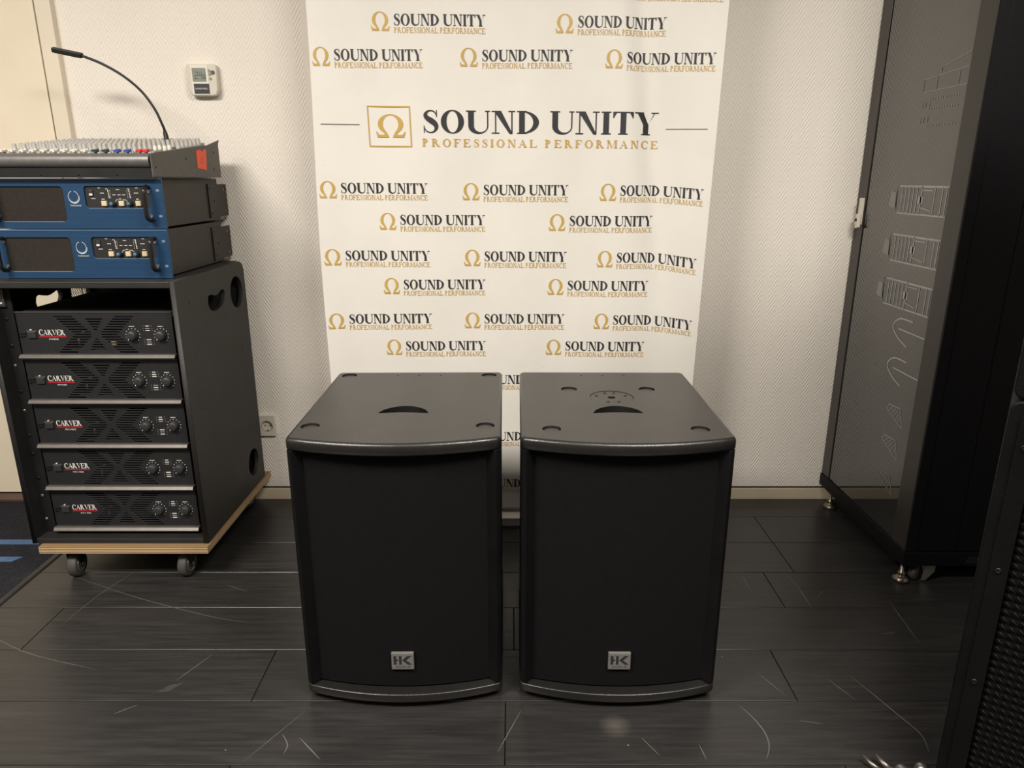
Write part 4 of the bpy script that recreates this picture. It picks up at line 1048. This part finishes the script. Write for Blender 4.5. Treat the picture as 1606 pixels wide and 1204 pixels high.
# pale outline shapes laid flat on the door glass
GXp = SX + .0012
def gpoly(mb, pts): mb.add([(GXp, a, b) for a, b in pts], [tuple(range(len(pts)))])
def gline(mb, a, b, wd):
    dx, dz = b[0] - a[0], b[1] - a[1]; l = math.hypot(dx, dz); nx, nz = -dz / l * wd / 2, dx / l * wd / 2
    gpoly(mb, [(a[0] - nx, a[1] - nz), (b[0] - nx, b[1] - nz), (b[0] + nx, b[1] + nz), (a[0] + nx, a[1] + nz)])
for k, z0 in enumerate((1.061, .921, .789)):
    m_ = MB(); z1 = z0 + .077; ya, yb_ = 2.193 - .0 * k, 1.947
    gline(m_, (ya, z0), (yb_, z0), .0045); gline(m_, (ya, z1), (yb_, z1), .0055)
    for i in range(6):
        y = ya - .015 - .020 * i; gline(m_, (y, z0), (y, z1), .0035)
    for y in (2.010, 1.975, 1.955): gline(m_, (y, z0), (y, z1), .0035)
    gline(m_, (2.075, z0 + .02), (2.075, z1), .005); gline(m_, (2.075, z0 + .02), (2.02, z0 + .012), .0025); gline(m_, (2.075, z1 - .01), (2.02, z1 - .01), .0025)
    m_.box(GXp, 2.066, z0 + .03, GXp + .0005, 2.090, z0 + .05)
    obj('glass_outline', rel(m_, sr), 'ghost', gp)
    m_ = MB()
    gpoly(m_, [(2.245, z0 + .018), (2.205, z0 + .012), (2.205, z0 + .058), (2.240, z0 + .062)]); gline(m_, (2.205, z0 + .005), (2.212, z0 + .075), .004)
    obj('glass_outline', rel(m_, sr), 'ghost2', gp)
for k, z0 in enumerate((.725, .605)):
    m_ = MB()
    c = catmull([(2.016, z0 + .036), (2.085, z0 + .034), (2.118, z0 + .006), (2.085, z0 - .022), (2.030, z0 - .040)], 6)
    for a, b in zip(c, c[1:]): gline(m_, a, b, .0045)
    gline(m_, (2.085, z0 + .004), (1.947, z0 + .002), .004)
    obj('glass_outline', rel(m_, sr), 'ghost', gp)
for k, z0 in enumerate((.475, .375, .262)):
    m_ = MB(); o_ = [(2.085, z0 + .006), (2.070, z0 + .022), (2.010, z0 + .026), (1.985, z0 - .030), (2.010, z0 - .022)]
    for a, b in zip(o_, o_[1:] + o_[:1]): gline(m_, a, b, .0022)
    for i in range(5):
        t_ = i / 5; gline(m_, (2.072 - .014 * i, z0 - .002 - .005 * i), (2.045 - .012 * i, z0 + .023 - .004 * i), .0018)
    obj('glass_outline', rel(m_, sr), 'ghost2' if k == 2 else 'ghost', gp)
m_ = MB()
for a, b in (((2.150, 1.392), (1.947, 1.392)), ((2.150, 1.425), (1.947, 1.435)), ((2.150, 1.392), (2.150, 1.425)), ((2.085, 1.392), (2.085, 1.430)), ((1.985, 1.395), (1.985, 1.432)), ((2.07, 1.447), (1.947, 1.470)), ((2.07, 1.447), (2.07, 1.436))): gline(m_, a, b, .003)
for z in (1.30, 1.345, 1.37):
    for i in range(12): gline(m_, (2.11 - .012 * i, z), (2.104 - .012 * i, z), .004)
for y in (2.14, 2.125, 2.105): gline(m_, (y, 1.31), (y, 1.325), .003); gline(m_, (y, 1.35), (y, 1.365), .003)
obj('glass_outline', rel(m_, sr), 'ghost2', gp)

# ------------------------------------------------------------------ large ribbed cabinets at the right edge
def make_stack_cab(label, z0, hgt, bottom_round=True):
    t = thing('speaker_cabinet', label, 'speaker', (.812, 1.10, z0), math.radians(-36), 'large speaker cabinets at the right edge')
    Wc, Dc = .50, .42
    fr_ = plate('front_frame', rrect(0, 0, Wc, hgt, .016, 5), [rrect(.043, .050, Wc - .043, hgt - .052, .006)], .024, FRONT, (0, .012, 0), .004, 3)
    fr_ = obj('front_frame', fr_, 'stackp', t)
    obj('inner_strip', plate('inner_strip', rrect(.017, .02, Wc - .017, hgt - .022, .006), [rrect(.0445, .052, Wc - .0445, hgt - .054, .006)], .003, FRONT, (0, -.0125, 0), .0006), 'stackp', fr_)
    n = max(2, int(hgt / .26))
    for i in range(n + 1):
        zz = .075 + (hgt - .15) * i / n
        for x in (.030, Wc - .030): obj('frame_screw', MB().lathe([(.0052, .0145), (.0052, .017), (.003, .0178), (.0018, .0160)], (x, 0, zz), (0, -1, 0), 14), 'dscrew', fr_)
    obj('shell', MB().box(.002, .012, .003, Wc - .002, Dc, hgt - .003), 'stackp', t, .012, 3)
    m0 = MB().cyl((.046, .000, 0), .0078, Wc - .092, (1, 0, 0), 10).mesh('grille_rib'); m0.materials.append(M['rib'])
    k = 0; z = .060
    wires = MB()
    while z < hgt - .058:
        o = bpy.data.objects.new('grille_rib', m0); COL.objects.link(o); o.parent = t; o.location = (0, -.001, z)
        x = .050
        while x < Wc - .06:
            wires.tube([(x, -.0092, z + .0055), (x + .006, -.0098, z), (x + .011, -.0085, z - .006)], .00055, 4); x += .0135
        z += .0148; k += 1
    tag(obj('grille_strands', wires, 'wire', t), None, kind='stuff')
    return t
make_stack_cab('lower of the two black ribbed cabinets stacked at the right edge, standing on the floor', 0, .820)
make_stack_cab('upper of the two black ribbed cabinets stacked at the right edge', .823, .80)

# ------------------------------------------------------------------ small metal piece on the floor
cl = thing('metal_clamp', 'tarnished metal clamp with two prongs, on the floor beside the ribbed cabinet', 'clamp', (.79, 1.165, 0))
obj('clamp_plate', rel(MB().prism([(.735, 1.11), (.802, 1.11), (.838, 1.158), (.80, 1.170), (.752, 1.160)], .0003, .006), cl), 'tarnish', cl, .001)
obj('prong', rel(MB().tube([(.752, 1.160, .006), (.736, 1.176, .012), (.724, 1.192, .018)], .005, 8, [.006, .005, .003]), cl), 'tarnish', cl)
obj('prong', rel(MB().tube([(.772, 1.162, .006), (.760, 1.178, .013), (.750, 1.192, .020)], .006, 8, [.009, .007, .003]), cl), 'tarnish', cl)
for x, y in ((.790, 1.160), (.833, 1.165)): obj('domed_nut', rel(MB().lathe([(.014, 0), (.0135, .006), (.011, .012), (.006, .016), (.001, .017)], (x, y, .005)), cl), 'zinc', cl)
